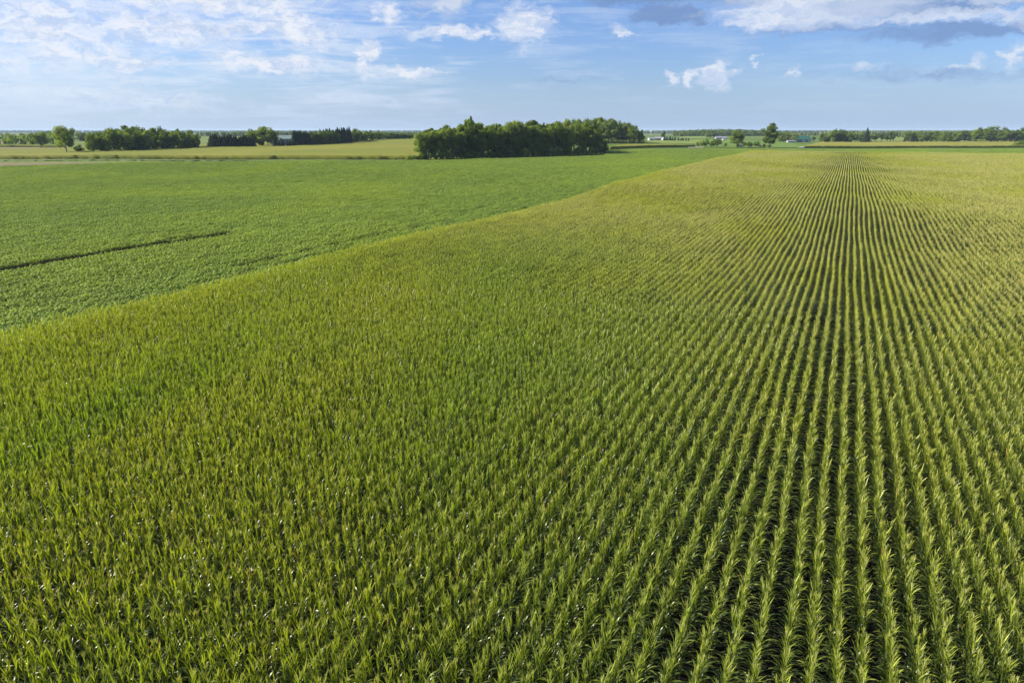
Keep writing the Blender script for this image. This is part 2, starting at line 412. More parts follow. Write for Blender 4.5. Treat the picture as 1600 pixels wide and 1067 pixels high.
def patch(name, front_l, front_r, back_l, back_r, lift, mat, cell=4.0, height=0.0, rough=0.0, label=None, kind='structure', curve=None):
    """a field draped on the terrain; height > 0 gives it the crop's thickness with cut edges"""
    w_ = math.dist(front_l, front_r); w2 = math.dist(back_l, back_r)
    d_ = max(math.dist(front_l, back_l), math.dist(front_r, back_r))
    nu = max(2, min(500, int(max(w_, w2) / cell))); nv = max(2, min(300, int(d_ / cell)))
    P = bilinear(front_l, front_r, back_l, back_r, nu, nv)
    x, y = P[..., 0], P[..., 1]
    if curve is not None: x, y = curve(x, y)
    z = H(x, y) + lift + height
    if rough: z = z + rng.normal(0, rough, z.shape)
    g = np.arange((nu + 1) * (nv + 1)).reshape(nu + 1, nv + 1)
    f = np.stack([g[:-1, :-1], g[1:, :-1], g[1:, 1:], g[:-1, 1:]], -1).reshape(-1, 4)
    v = np.stack([x, y, z], -1).reshape(-1, 3)
    if height > 0:
        rim = np.concatenate([g[:, 0], g[-1, 1:], g[-2::-1, -1], g[0, -2:0:-1]])
        low = v[rim].copy(); low[:, 2] = H(low[:, 0], low[:, 1]) - 0.2
        low[:, :2] += rng.normal(0, 0.25, (len(rim), 2))
        k0 = len(v); n = len(rim); a = np.arange(n); b = (a + 1) % n
        f = np.vstack([f, np.stack([rim[a], k0 + a, k0 + b, rim[b]], -1)])
        v = np.vstack([v, low])
    me = mesh_np(name, v, f, 4, mat)
    return tag(link(name, me), label, kind=kind)

# ------------------------------------------------------------------ crops: plants
def ribbon(base, az_, l, up0, droop, wid, seg=5, fold=0.25, twist=0.0):
    """an arching leaf blade: 3 vertices across, starts at elevation up0 and bends down"""
    p = np.array(base, float); d = np.array([math.cos(az_), math.sin(az_), 0.0]); side = np.array([-d[1], d[0], 0.0])
    ang = up0; vs = []
    for k in range(seg + 1):
        t = k / seg
        wd = wid * (0.55 + 0.9 * t if t < 0.4 else 0.91 * (1 - ((t - 0.4) / 0.6) ** 1.6)) * 0.5 + 0.001
        tang = d * math.cos(ang) + np.array([0, 0, math.sin(ang)])
        nrm = np.cross(side, tang); tw = twist * t
        sd = side * math.cos(tw) + nrm * math.sin(tw)
        vs += [p - sd * wd - nrm * fold * wd * -1, p.copy(), p + sd * wd - nrm * fold * wd * -1]
        p = p + tang * l / seg; ang -= droop / seg * (0.6 + 0.8 * t)
    fs = []
    for k in range(seg):
        o = 3 * k
        fs += [(o, o + 1, o + 4, o + 3), (o + 1, o + 2, o + 5, o + 4)]
    return np.array(vs), np.array(fs)

def corn_plant(r, seg=5, nleaf=15, lower=True):
    tw_ = 0.012 if lower else 0.026
    """returns leaves [(v, f, tint)], stalk (v, f), tassel (v, f)"""
    h = r.uniform(1.92, 2.28); lean = r.normal(0, 0.03, 2)
    plane = r.normal(0.0, 0.75)                       # leaves lie mostly across the row
    out = []
    for k in range(nleaf):
        t = k / (nleaf - 1)
        z = (0.62 + 0.36 * t) * h if not lower else (0.34 + 0.64 * t) * h
        a = plane + (math.pi if k % 2 else 0) + r.normal(0, 0.35)
        if t > 0.48:       # top leaves: short, upright
            v, f = ribbon((lean[0] * t, lean[1] * t, z), a, r.uniform(0.32, 0.60), r.uniform(1.12, 1.52), r.uniform(0.0, 0.8), r.uniform(0.026, 0.046), seg, 0.35, r.normal(0, 1.1))
        else:
            v, f = ribbon((lean[0] * t, lean[1] * t, z), a, r.uniform(0.54, 0.84), r.uniform(0.9, 1.25), r.uniform(1.6, 2.7), r.uniform(0.050, 0.075), seg, 0.25, r.normal(0, 0.5))
        out.append((v, f, np.clip(0.95 * t ** 2.2 - 0.02 + r.normal(0, 0.13), 0, 0.97) if r.random() > 0.004 else 1.0))  # lower leaves darker: older green, with shade between rows painted into the tint
    sv = []
    for zz, rad in ((0, 0.014), (h * 0.6, 0.011), (h + 0.05, 0.006)):
        for q in range(3):
            tt = q * 2.094; sv.append((rad * math.cos(tt) + lean[0] * zz / h, rad * math.sin(tt) + lean[1] * zz / h, zz))
    sf = [(3 * j + q, 3 * j + (q + 1) % 3, 3 * j + 3 + (q + 1) % 3, 3 * j + 3 + q) for j in range(2) for q in range(3)]
    tv, tf = [], []
    nb = r.integers(8, 12)
    for b in range(nb):
        a = r.uniform(0, 6.283); e = 1.5 if b == 0 else r.uniform(1.05, 1.45); ln = 0.34 if b == 0 else r.uniform(0.15, 0.26)
        v, f = ribbon((lean[0], lean[1], h - 0.02 + 0.012 * b), a, ln, e, 0.35, tw_, 2, 0.6, r.uniform(0, 3))
        tf += [tuple(i + len(tv) for i in q) for q in f.tolist()]; tv += v.tolist()
    return out, (np.array(sv), np.array(sf)), (np.array(tv), np.array(tf))

def merge_corn(plants, name):
    V, F, T, MI = [], [], [], []; n = 0
    for (dx, dy, rz, s, pl) in plants:
        cs, sn = math.cos(rz), math.sin(rz)
        rot = np.array([[cs, sn, 0], [-sn, cs, 0], [0, 0, 1]])
        leaves, stalk, tas = pl
        for v, f, tt in leaves:
            V.append(v @ rot * s + (dx, dy, 0)); F.append(f + n); T.append(np.full(len(v), tt)); MI.append(np.zeros(len(f))); n += len(v)
        for (v, f), mi, tt in ((stalk, 2, 0.4), (tas, 1, rng.random())):
            V.append(v @ rot * s + (dx, dy, 0)); F.append(f + n); T.append(np.full(len(v), tt)); MI.append(np.full(len(f), mi)); n += len(v)
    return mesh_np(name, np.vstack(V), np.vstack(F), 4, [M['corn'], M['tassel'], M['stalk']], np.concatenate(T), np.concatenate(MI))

protos = [corn_plant(np.random.default_rng(100 + k)) for k in range(24)]
lite = [corn_plant(np.random.default_rng(300 + k), seg=3, nleaf=10, lower=False) for k in range(14)]

def source_collection(name, meshes):
    c_ = bpy.data.collections.new(name)
    for k, me in enumerate(meshes):
        o = bpy.data.objects.new(f'{name}_{k:02d}', me); c_.objects.link(o)
    return c_

def scatter(name, pts, idx, rot, scl, source, label, cat):
    """ONE object whose geometry nodes place the source meshes on its points (uncountable crops only)"""
    me = bpy.data.meshes.new(name); me.vertices.add(len(pts)); me.vertices.foreach_set('co', np.asarray(pts, np.float32).ravel())
    a = me.attributes.new('pick', 'INT', 'POINT'); a.data.foreach_set('value', np.asarray(idx, np.int32))
    a = me.attributes.new('turn', 'FLOAT_VECTOR', 'POINT'); a.data.foreach_set('vector', np.asarray(rot, np.float32).ravel())
    a = me.attributes.new('size', 'FLOAT_VECTOR', 'POINT'); a.data.foreach_set('vector', np.asarray(scl, np.float32).ravel())
    o = link(name, me)
    g = bpy.data.node_groups.new(name, 'GeometryNodeTree')
    g.interface.new_socket('Geometry', in_out='INPUT', socket_type='NodeSocketGeometry')
    g.interface.new_socket('Geometry', in_out='OUTPUT', socket_type='NodeSocketGeometry')
    N, L = g.nodes, g.links
    gi, go = N.new('NodeGroupInput'), N.new('NodeGroupOutput')
    iop = N.new('GeometryNodeInstanceOnPoints'); ci = N.new('GeometryNodeCollectionInfo')
    ci.inputs['Collection'].default_value = source; ci.inputs['Separate Children'].default_value = True; ci.inputs['Reset Children'].default_value = True
    def attr(nm, typ):
        q = N.new('GeometryNodeInputNamedAttribute'); q.data_type = typ; q.inputs['Name'].default_value = nm; return q.outputs['Attribute']
    L.new(gi.outputs[0], iop.inputs['Points']); L.new(ci.outputs[0], iop.inputs['Instance'])
    iop.inputs['Pick Instance'].default_value = True
    L.new(attr('pick', 'INT'), iop.inputs['Instance Index'])
    e2r = N.new('FunctionNodeEulerToRotation'); L.new(attr('turn', 'FLOAT_VECTOR'), e2r.inputs[0]); L.new(e2r.outputs[0], iop.inputs['Rotation'])
    L.new(attr('size', 'FLOAT_VECTOR'), iop.inputs['Scale'])
    L.new(iop.outputs[0], go.inputs[0])
    md = o.modifiers.new('scatter', 'NODES'); md.node_group = g
    return tag(o, label, cat, kind='stuff')

def vnoise(x, y, s, seed=0):
    """cheap smooth value noise"""
    x = np.asarray(x) / s; y = np.asarray(y) / s
    xi = np.floor(x).astype(int); yi = np.floor(y).astype(int); fx = x - xi; fy = y - yi
    fx = fx * fx * (3 - 2 * fx); fy = fy * fy * (3 - 2 * fy)
    def hsh(i, j):
        h_ = np.sin(i * 127.1 + j * 311.7 + seed * 74.7) * 43758.5453; return h_ - np.floor(h_)
    return (hsh(xi, yi) * (1 - fx) + hsh(xi + 1, yi) * fx) * (1 - fy) + (hsh(xi, yi + 1) * (1 - fx) + hsh(xi + 1, yi + 1) * fx) * fy

CORN_L, CORN_END, ROW = -59.3, 517.0, 0.762
ROW0 = 0.16                                       # phase of the rows
SEG = 3.05
def wedge(x, y, margin, spread=0.12):
    f_ = depth(x, y); r_ = x * math.cos(YAW) + y * math.sin(YAW)
    return (f_ > 6 - margin) & (np.abs(r_) < 0.7175 * f_ * (1 + spread) + margin)

rows = np.arange(math.ceil((CORN_L - ROW0) / ROW), int(190 / ROW)) * ROW + ROW0
def row_wobble(x, y):
    return 0.055 * np.sin(y * 0.11 + x * 0.9) + 0.05 * np.sin(y * 0.037 + np.floor(x / 6.1) * 1.7) + 0.03 * np.sin(y * 0.31 + x * 2.1)
def crop_height(x, y):
    return 0.93 + 0.13 * vnoise(x, y * 0.6, 22, 3) + 0.07 * (vnoise(x, y, 6, 5) - 0.5)

# --- near plants, one point each; the 300 that show largest become objects of their own
NEAR = 62.0
ys = np.arange(-4.0, NEAR + 8, 0.165)
gx, gy = np.meshgrid(rows[(rows < 70)], ys, indexing='ij')
gx = gx.ravel(); gy = gy.ravel()
gy = gy + rng.normal(0, 0.035, gy.shape)
keep = wedge(gx, gy, 7.0) & (np.floor(gy / SEG) * SEG < NEAR) & (rng.random(gx.shape) > 0.02 + 0.5 * (vnoise(gx * 1.3, gy, 0.8, 41) > 0.985))
gx, gy = gx[keep], gy[keep]
rowx = gx.copy()
gx = gx + row_wobble(gx, gy) + rng.normal(0, 0.016, gx.shape)
ppx, ppy = pixel(gx, gy, H(gx, gy) + 2.1)
inframe = (ppx > 12) & (ppx < 1588) & (ppy > 0) & (ppy < 1048)
order = np.argsort(np.where(inframe, depth(gx, gy) , 1e9))
solo = order[:300]
rest = np.ones(len(gx), bool); rest[solo] = False
hs = crop_height(gx, gy)
SOLO = np.stack([gx[solo], gy[solo], rowx[solo], hs[solo]], -1)
n = int(rest.sum())
ang = rng.choice([0, math.pi], n) + rng.normal(0, 0.25, n)
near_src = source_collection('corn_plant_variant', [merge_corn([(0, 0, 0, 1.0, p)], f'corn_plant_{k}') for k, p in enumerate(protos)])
s_ = hs[rest] * rng.normal(1, 0.04, n)
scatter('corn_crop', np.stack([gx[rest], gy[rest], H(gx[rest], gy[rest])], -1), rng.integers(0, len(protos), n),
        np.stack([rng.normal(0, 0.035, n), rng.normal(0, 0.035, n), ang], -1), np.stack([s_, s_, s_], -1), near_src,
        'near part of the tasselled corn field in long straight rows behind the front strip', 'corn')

# --- beyond: row segments of about three metres
def chunk(seed, src):
    r = np.random.default_rng(seed); pl = []
    y_ = 0.0
    while y_ < SEG - 0.05:
        if r.random() > 0.03:
            pl.append((r.normal(0, 0.03), y_ - SEG / 2 + 0.08, r.choice([0, math.pi]) + r.normal(0, 0.25), r.normal(1, 0.045), src[r.integers(len(src))]))
        y_ += 0.165
    return merge_corn(pl, f'corn_row_{seed}')
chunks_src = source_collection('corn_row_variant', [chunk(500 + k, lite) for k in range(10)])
cy = (np.arange(math.floor(-6 / SEG), math.floor(CORN_END / SEG)) + 0.5) * SEG
gx, gy = np.meshgrid(rows, cy, indexing='ij'); gx, gy = gx.ravel(), gy.ravel()
keep = wedge(gx, gy, 12.0) & (gy - SEG / 2 >= math.floor(NEAR / SEG + 1) * SEG - 0.01)
keep |= wedge(gx, gy, 12.0) & (gx >= 70)
gx, gy = gx[keep], gy[keep]; n = len(gx)
gx2 = gx + row_wobble(gx, gy); hs = crop_height(gx, gy) * rng.normal(1, 0.02, n)
slope = (H(gx, gy + 1) - H(gx, gy - 1)) / 2
flip = rng.integers(0, 2, n)
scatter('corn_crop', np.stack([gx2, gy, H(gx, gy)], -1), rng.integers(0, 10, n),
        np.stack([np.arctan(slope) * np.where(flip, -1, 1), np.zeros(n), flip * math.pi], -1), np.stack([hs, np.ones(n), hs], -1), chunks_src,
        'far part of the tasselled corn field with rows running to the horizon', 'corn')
print('corn rows', n)

# --- soil under the crops
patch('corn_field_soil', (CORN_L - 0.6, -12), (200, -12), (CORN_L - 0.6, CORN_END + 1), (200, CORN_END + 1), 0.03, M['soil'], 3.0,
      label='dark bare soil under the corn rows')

# ------------------------------------------------------------------ 300 corn plants of the front strip
def ordinal(k):
    w1 = ['first', 'second', 'third', 'fourth', 'fifth', 'sixth', 'seventh', 'eighth', 'ninth', 'tenth', 'eleventh', 'twelfth', 'thirteenth',
          'fourteenth', 'fifteenth', 'sixteenth', 'seventeenth', 'eighteenth', 'nineteenth', 'twentieth']
    if k < 20: return w1[k]
    tens = {2: 'twenty', 3: 'thirty', 4: 'forty', 5: 'fifty'}
    return f"{tens[(k + 1) // 10]}-{w1[(k + 1) % 10 - 1]}" if (k + 1) % 10 else {3: 'thirtieth', 4: 'fortieth', 5: 'fiftieth'}[(k + 1) // 10]

proto_parts = []
for k, (leaves, stalk, tas) in enumerate(protos[:8]):
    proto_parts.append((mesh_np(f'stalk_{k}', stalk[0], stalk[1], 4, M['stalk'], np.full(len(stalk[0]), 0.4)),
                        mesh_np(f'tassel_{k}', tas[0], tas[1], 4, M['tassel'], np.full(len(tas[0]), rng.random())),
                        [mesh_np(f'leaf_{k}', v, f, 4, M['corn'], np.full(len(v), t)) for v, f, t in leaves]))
def build_solo():
    rws = sorted({round(float(r_), 3) for r_ in SOLO[:, 2]}, reverse=True)
    for i, (x, y, rx, s) in enumerate(SOLO):
        t = empty('corn_plant', (x, y, float(H(x, y))), random.choice([0, math.pi]) + random.gauss(0, 0.25))
        t.scale = (s, s, s)
        k = rws.index(round(float(rx), 3))
        if k < 16:
            lab = f'tasselled corn plant at the front of the {ordinal(k)} row from the right'
            grp = f'front corn plants of the {ordinal(k)} row from the right'
        else:
            u_ = pixel(x, y, float(H(x, y)) + 2.1)[0]; e_ = int(u_ // 100)
            lab = f'corn plant at the bottom edge, {ordinal(e_)} sixteenth of the photo from the left'
            grp = f'front corn plants in the {ordinal(e_)} sixteenth of the bottom edge'
        tag(t, lab, 'corn plant', grp)
        st, ta, lv = proto_parts[i % len(proto_parts)]
        link('stalk', st, t); link('tassel', ta, t)
        for me in lv: link('leaf', me, t)
build_solo()

# ------------------------------------------------------------------ soybeans: low closed canopy, rows parallel to the corn
def leaf_quads(cen, nrm, size, r, aspect=0.75):
    n_ = len(cen); nrm = nrm / (np.linalg.norm(nrm, axis=1, keepdims=True) + 1e-9)
    a = r.normal(size=(n_, 3)); a -= nrm * (a * nrm).sum(1, keepdims=True); a /= np.linalg.norm(a, axis=1, keepdims=True)
    b = np.cross(nrm, a); s = np.asarray(size).reshape(-1, 1) / 2
    v = np.stack([cen - a * s, cen - b * s * aspect, cen + a * s, cen + b * s * aspect], 1).reshape(-1, 3)
    return v, np.arange(4 * n_).reshape(-1, 4)

def soy_chunk(seed):
    r = np.random.default_rng(seed); C_, Nn, T = [], [], []
    for rx in (-0.19, 0.19):
        y_ = -SEG / 2
        while y_ < SEG / 2:
            cx_, cy_ = rx + r.normal(0, 0.04), y_ + r.normal(0, 0.04); hh = r.uniform(0.58, 1.05); rad = r.uniform(0.13, 0.23)
            k = 15
            d = r.normal(size=(k, 3)); d[:, 2] = np.abs(d[:, 2]) + 0.1; d /= np.linalg.norm(d, axis=1, keepdims=True)
            p = np.array([cx_, cy_, hh - 0.30]) + d * [rad, rad, 0.30]
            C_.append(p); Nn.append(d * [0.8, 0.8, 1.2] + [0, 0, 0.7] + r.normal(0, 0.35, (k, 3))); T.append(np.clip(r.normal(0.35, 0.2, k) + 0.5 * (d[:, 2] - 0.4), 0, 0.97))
            y_ += 0.21
    C_ = np.vstack(C_); v, f = leaf_quads(C_, np.vstack(Nn), r.uniform(0.12, 0.19, len(C_)), r, 0.85)
    return mesh_np(f'soy_row_{seed}', v, f, 4, M['soy'], np.repeat(np.concatenate(T), 4))
soy_src = source_collection('soybean_row_variant', [soy_chunk(800 + k) for k in range(10)])
DL, DR = at(-420, 252.5), at(650, 251.0)            # far edge of the soybean field along the ditch
DR2 = at(948, 242.0)
def soy_inside(x, y):
    f_ = depth(x, y); u = (x * math.cos(YAW) + y * math.sin(YAW)) / f_ * 1115.8 + 800
    ok = np.ones(len(x), bool)
    # edge polyline in polar form
    pu = np.array([-600, 0, 100, 300, 645, 700, 800, 900, 945, 952, 1000, 1090, 1200, 1700]); py_ = np.array([258, 259.5, 257.0, 252.8, 251.2, 250.0, 247, 244.5, 243, 234.2, 234.3, 233.2, 233.2, 233.0])
    dd = np.array([depth(*at(a, b, 0.85)) for a, b in zip(pu, py_)])
    return (f_ < np.interp(u, pu, dd)) & (f_ > 20)
gx = np.arange(int(-760 / ROW), math.floor((CORN_L - 1.5) / ROW)) * ROW; gy = (np.arange(-8, 290) + 0.5) * SEG
gx, gy = [q.ravel() for q in np.meshgrid(gx, gy, indexing='ij')]
keep = wedge(gx, gy, 14.0, 0.08) & soy_inside(gx, gy)
# sprayer track and skips near the corn
track = (np.abs(gx + 95.9) < 1.95) & (gy < 88) & (gy > 18) 
track |= (np.abs(gx + 70.5) < 0.4) & (gy > 60) & (gy < 118) & (rng.random(gx.shape) < 0.85)
track |= (np.abs(gx + 66.2) < 0.4) & (gy > 48) & (gy < 150) & (rng.random(gx.shape) < 0.8)
track |= (np.abs(gx + 62.8) < 0.4) & (gy > 20) & (gy < 420) & (rng.random(gx.shape) < 0.45)
track |= (np.abs(gx + 76.0) < 0.4) & (gy > 90) & (gy < 170) & (rng.random(gx.shape) < 0.5)
keep &= ~track
gx, gy = gx[keep], gy[keep]; n = len(gx)
hs = 0.80 + 0.24 * vnoise(gx, gy, 9, 11) + 0.22 * vnoise(gx * 1.2, gy * 0.5, 1.3, 12)
hs = hs * (1 - 0.3 * (vnoise(gx, gy * 0.35, 1.6, 21) > 0.94)) * rng.uniform(0.93, 1.07, n)
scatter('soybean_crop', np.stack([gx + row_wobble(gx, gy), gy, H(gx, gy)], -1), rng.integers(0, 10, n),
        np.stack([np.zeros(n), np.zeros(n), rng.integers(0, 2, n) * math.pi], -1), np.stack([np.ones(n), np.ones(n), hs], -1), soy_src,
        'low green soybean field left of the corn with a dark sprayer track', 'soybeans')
print('soy rows', n)
# soil of the soybean field
def clipped_soil():
    xs = np.arange(-780, CORN_L - 0.6, 3.0); ys_ = np.arange(-30, 880, 3.0)
    X, Y = np.meshgrid(xs, ys_, indexing='ij'); X[-1, :] = CORN_L - 0.65
    g = np.arange(X.size).reshape(X.shape)
    f = np.stack([g[:-1, :-1], g[1:, :-1], g[1:, 1:], g[:-1, 1:]], -1).reshape(-1, 4)
    cx_ = X.ravel()[f].mean(1); cy_ = Y.ravel()[f].mean(1)
    ok = (depth(cx_, cy_) < 22) | soy_inside(cx_, cy_)
    f = f[ok]; used = np.unique(f); mp = np.zeros(X.size, int); mp[used] = np.arange(len(used))
    v = np.stack([X.ravel(), Y.ravel(), H(X.ravel(), Y.ravel()) + 0.02], -1)[used]
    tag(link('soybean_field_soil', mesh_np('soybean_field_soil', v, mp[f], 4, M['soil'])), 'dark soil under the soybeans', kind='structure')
clipped_soil()
# the same crop past the end of the corn, a green strip several hundred metres off
gx = np.arange(int(-330 / 1.52), int(420 / 1.52)) * 1.52; gy = CORN_END + 4 + np.arange(0, 120) * SEG
gx, gy = [q.ravel() for q in np.meshgrid(gx, gy, indexing='ij')]
keep = wedge(gx, gy, 20.0, 0.08) & soy_inside(gx, gy) & (gx > CORN_L - 1.5)
gx, gy = gx[keep], gy[keep]; n = len(gx)
hs = 0.85 + 0.3 * vnoise(gx, gy, 12, 31)
scatter('soybean_crop', np.stack([gx, gy, H(gx, gy)], -1), rng.integers(0, 10, n), np.zeros((n, 3)),
        np.stack([np.full(n, 2.0), np.ones(n), hs], -1), soy_src, 'narrow green soybean strip beyond the far end of the corn', 'soybeans')
patch('crop_strip_soil', (CORN_L - 0.6, CORN_END + 1.2), (420, CORN_END + 1.2), (CORN_L - 0.6, 900), (560, 900), 0.06, M['far_green'], 6.0,
      label='green ground beyond the end of the corn')
print('strip', n)

# ------------------------------------------------------------------ far fields
# left: corn across the ditch, its near edge a dark cut line
patch('far_corn_field', at(-300, 253), at(662, 249.4), at(-300, 239, 2.2), at(664, 217.0, 2.2), 0.0, M['far_corn'], 2.6, 2.2, 0.10,
      'yellow green corn field across the ditch on the left')
patch('ditch_bank', at(-300, 255.2), at(646, 252.4), at(-300, 253.6), at(646, 250.4), 0.15, M['ditch_grass'], 2.0, 0.0, 0.18,
      'weedy grass bank between soybeans and far corn')
patch('bare_soil_strip', at(-300, 264), at(170, 257.4), at(-300, 255.2), at(170, 254.6), 0.12, M['bare'], 4.0, label='pinkish bare soil strip at the far left')
patch('brown_field', at(-300, 238.5), at(100, 238), at(-300, 230.5), at(100, 231.5), 0.35, M['bare'], 6.0, label='brown field beyond the corn at the far left')
patch('far_corn_field', at(-300, 230), at(98, 230), at(-300, 227.2, 2), at(98, 226.8, 2), 0.0, M['far_corn'], 6.0, 2.0, 0.2, 'thin green corn strip under the far left trees')
# middle: corn between the woodlot and the shrubs
patch('far_corn_field', at(952, 233.6), at(1086, 230.6), at(985, 225, 2.2), at(1050, 225, 2.2), 0.0, M['far_corn'], 3.0, 2.2, 0.10, 'corn field with a dark cut edge right of the woodlot')
patch('hay_field', at(1010, 224.5), at(1150, 226), at(1015, 219.3), at(1150, 218.0), 0.10, M['far_hay'], 6.0, label='pale green hay field in front of the farmhouses')
patch('hay_field', at(1062, 216.6), at(1108, 216.6), at(1062, 212.9), at(1100, 212.9), 0.25, M['far_hay'], 10.0, label='pale hay field below the wooded rise')
patch('green_field', at(1100, 231), at(1260, 231.5), at(1100, 219), at(1235, 223), 0.30, M['far_green'], 6.0, label='green pasture around the roadside trees')
# right: ripening corn behind the green strip
patch('far_corn_field', at(1256, 232.3), at(1700, 231.2), at(1284, 222.3, 2.2), at(1740, 221.2, 2.2), 0.0, M['far_corn_ripe'], 3.0, 2.2, 0.10,
      'golden green corn field on the right with a dark front edge')
patch('hay_field', at(1362, 220.8), at(1396, 220.8), at(1362, 217), at(1396, 217), 0.3, M['far_hay'], 10.0, label='pale field glimpsed behind the small round trees')
patch('hay_field', at(1398, 220.5), at(1440, 220.5), at(1398, 214.5), at(1440, 214.5), 0.3, M['far_hay'], 10.0, label='pale distant field right of the round trees')
patch('gravel_pad', at(1247, 232.6), at(1258, 232.4), at(1250, 231.0), at(1257, 230.6), 0.35, M['gravel'], 3.0, 0.5, 0.05, 'pale gravel heap beside the corner of the corn')
patch('farm_road', at(1075, 231.6), at(1100, 231.7), at(1075, 230.7), at(1100, 230.8), 0.4, M['gravel'], 3.0, label='short pale gravel track by the shrubs')

# ------------------------------------------------------------------ trees
def crown_mesh(name, mat, seed, n_leaf, kind='round', size=0.05, gap=0.0):
    r = np.random.default_rng(seed); C_, Nn, T = [], [], []
    if kind == 'spruce':
        z = 1 - r.random(n_leaf) ** 0.62 * 0.96
        a = r.uniform(0, 6.283, n_leaf); rad = (1 - z) * 0.26 * (0.55 + 0.45 * np.abs(np.sin(z * 34 + 2 * np.sin(a * 2)))) * r.uniform(0.5, 1.08, n_leaf) + 0.006
        c_ = np.stack([rad * np.cos(a), rad * np.sin(a), z], -1)
        nn = np.stack([np.cos(a), np.sin(a), np.full(n_leaf, 0.8)], -1) + r.normal(0, 0.5, (n_leaf, 3))
        tt = np.clip(r.normal(0.35, 0.22, n_leaf), 0, 0.97)
        C_, Nn, T = c_, nn, tt
    else:
        base, top, half = {'round': (0.14, 1.0, 0.34), 'tall': (0.20, 1.0, 0.24), 'spread': (0.22, 1.0, 0.48), 'shrub': (0.0, 1.0, 0.55),
                           'edge': (-0.02, 1.0, 0.32), 'cotton': (-0.02, 1.0, 0.27)}[kind]
        nl = {'round': 24, 'tall': 22, 'spread': 26, 'shrub': 12, 'edge': 36, 'cotton': 60}[kind]
        mid = (base + top) / 2; hz = (top - base) / 2
        lob = []
        for k in range(nl):
            d = r.normal(size=3); d /= np.linalg.norm(d); q = r.uniform(0.35, 0.86)
            prof = 1.0
            if kind == 'cotton': prof = 0.75 + 0.45 * (d[2] * q * 0.5 + 0.5)
            c_ = np.array([d[0] * half * q * prof, d[1] * half * q * prof, mid + d[2] * hz * q * 0.98])
            lr = r.uniform(0.20, 0.36) * half * (1.25 if kind in ('round', 'shrub', 'edge') else 1.0)
            lob.append((c_, lr, r.normal(0, 0.10)))
        per = n_leaf // nl
        for c_, lr, sh in lob:
            d = r.normal(size=(per, 3)); d /= np.linalg.norm(d, axis=1, keepdims=True)
            rr = lr * (0.62 + 0.45 * r.random((per, 1)))
            p = c_ + d * rr * [1, 1, 0.85]
            p[:, 2] = np.clip(p[:, 2], 0.0, 1.03)
            C_.append(p); Nn.append(d + [0, 0, 0.35] + r.normal(0, 0.45, (per, 3)))
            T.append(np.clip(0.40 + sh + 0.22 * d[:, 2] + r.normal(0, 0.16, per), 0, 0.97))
        C_, Nn, T = np.vstack(C_), np.vstack(Nn), np.concatenate(T)
    v, f = leaf_quads(C_, Nn, r.uniform(0.7, 1.35, len(C_)) * size, r, 0.8)
    return mesh_np(name, v, f, 4, mat, np.repeat(T, 4))

def trunk_mesh(name, mat, seed, kind):
    r = random.Random(seed); b = MB()
    top = {'spruce': 0.95, 'shrub': 0.5}.get(kind, 0.62); r0 = {'spruce': 0.013, 'shrub': 0.02, 'spread': 0.035}.get(kind, 0.020)
    b.tube((0, 0, -0.02), (0, 0, top * 0.55), r0, r0 * 0.7, 7, False); b.tube((0, 0, top * 0.55), (0.01, 0, top), r0 * 0.7, r0 * 0.25, 7, False)
    if kind != 'spruce':
        for k in range(7):
            a = k * 2.4 + r.random(); z = top * r.uniform(0.3, 0.9); rr = 0.2 * r.uniform(0.7, 1.2)
            b.tube((0, 0, z), (rr * math.cos(a), rr * math.sin(a), z + r.uniform(0.12, 0.28)), r0 * 0.42, r0 * 0.12, 5, False)
    me = bpy.data.meshes.new(name); me.from_pydata(b.v, [], b.f); me.materials.append(mat); me.update(); return me

LIB = {}
def lib(kind, mat, fine, var):
    key = (kind, mat, fine, var)
    if key not in LIB:
        n_, s_ = {2: (7000, 0.036), 1: (2200, 0.055), 0: (700, 0.095)}[fine]
        if kind == 'spruce': s_ *= 0.75
        if kind == 'shrub': s_ *= 1.6; n_ = int(n_ * 0.5)
        sd = 1000 + var * 37 + sum(map(ord, kind + mat)) + fine * 5
        LIB[key] = (crown_mesh('crown', TREE[mat], sd, n_, kind, s_), trunk_mesh('trunk', M['pale_bark'] if mat == 'light' or kind in ('spread', 'cotton') else M['bark'], sd, kind))
    return LIB[key]

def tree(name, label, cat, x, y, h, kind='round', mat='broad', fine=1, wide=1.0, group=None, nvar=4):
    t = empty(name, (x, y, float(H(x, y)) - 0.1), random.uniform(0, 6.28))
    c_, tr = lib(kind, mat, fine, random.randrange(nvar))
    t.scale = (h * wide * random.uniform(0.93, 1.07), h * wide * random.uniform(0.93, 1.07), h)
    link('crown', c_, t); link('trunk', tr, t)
    return tag(t, label, cat, group)

def tree_px(name, label, cat, px, base, top, **kw):
    """tree standing where photo column px meets the ground at row base, reaching row top"""
    D = kw.pop('D', None)
    x, y = at(px, base, 2.2 if (px < 650 and base < 245) or (px > 1275 and base < 225) else 0.0) if D is None else polar(px, D)
    return tree(name, label, cat, x, y, 1.05 * height_to(x, y, top), **kw)

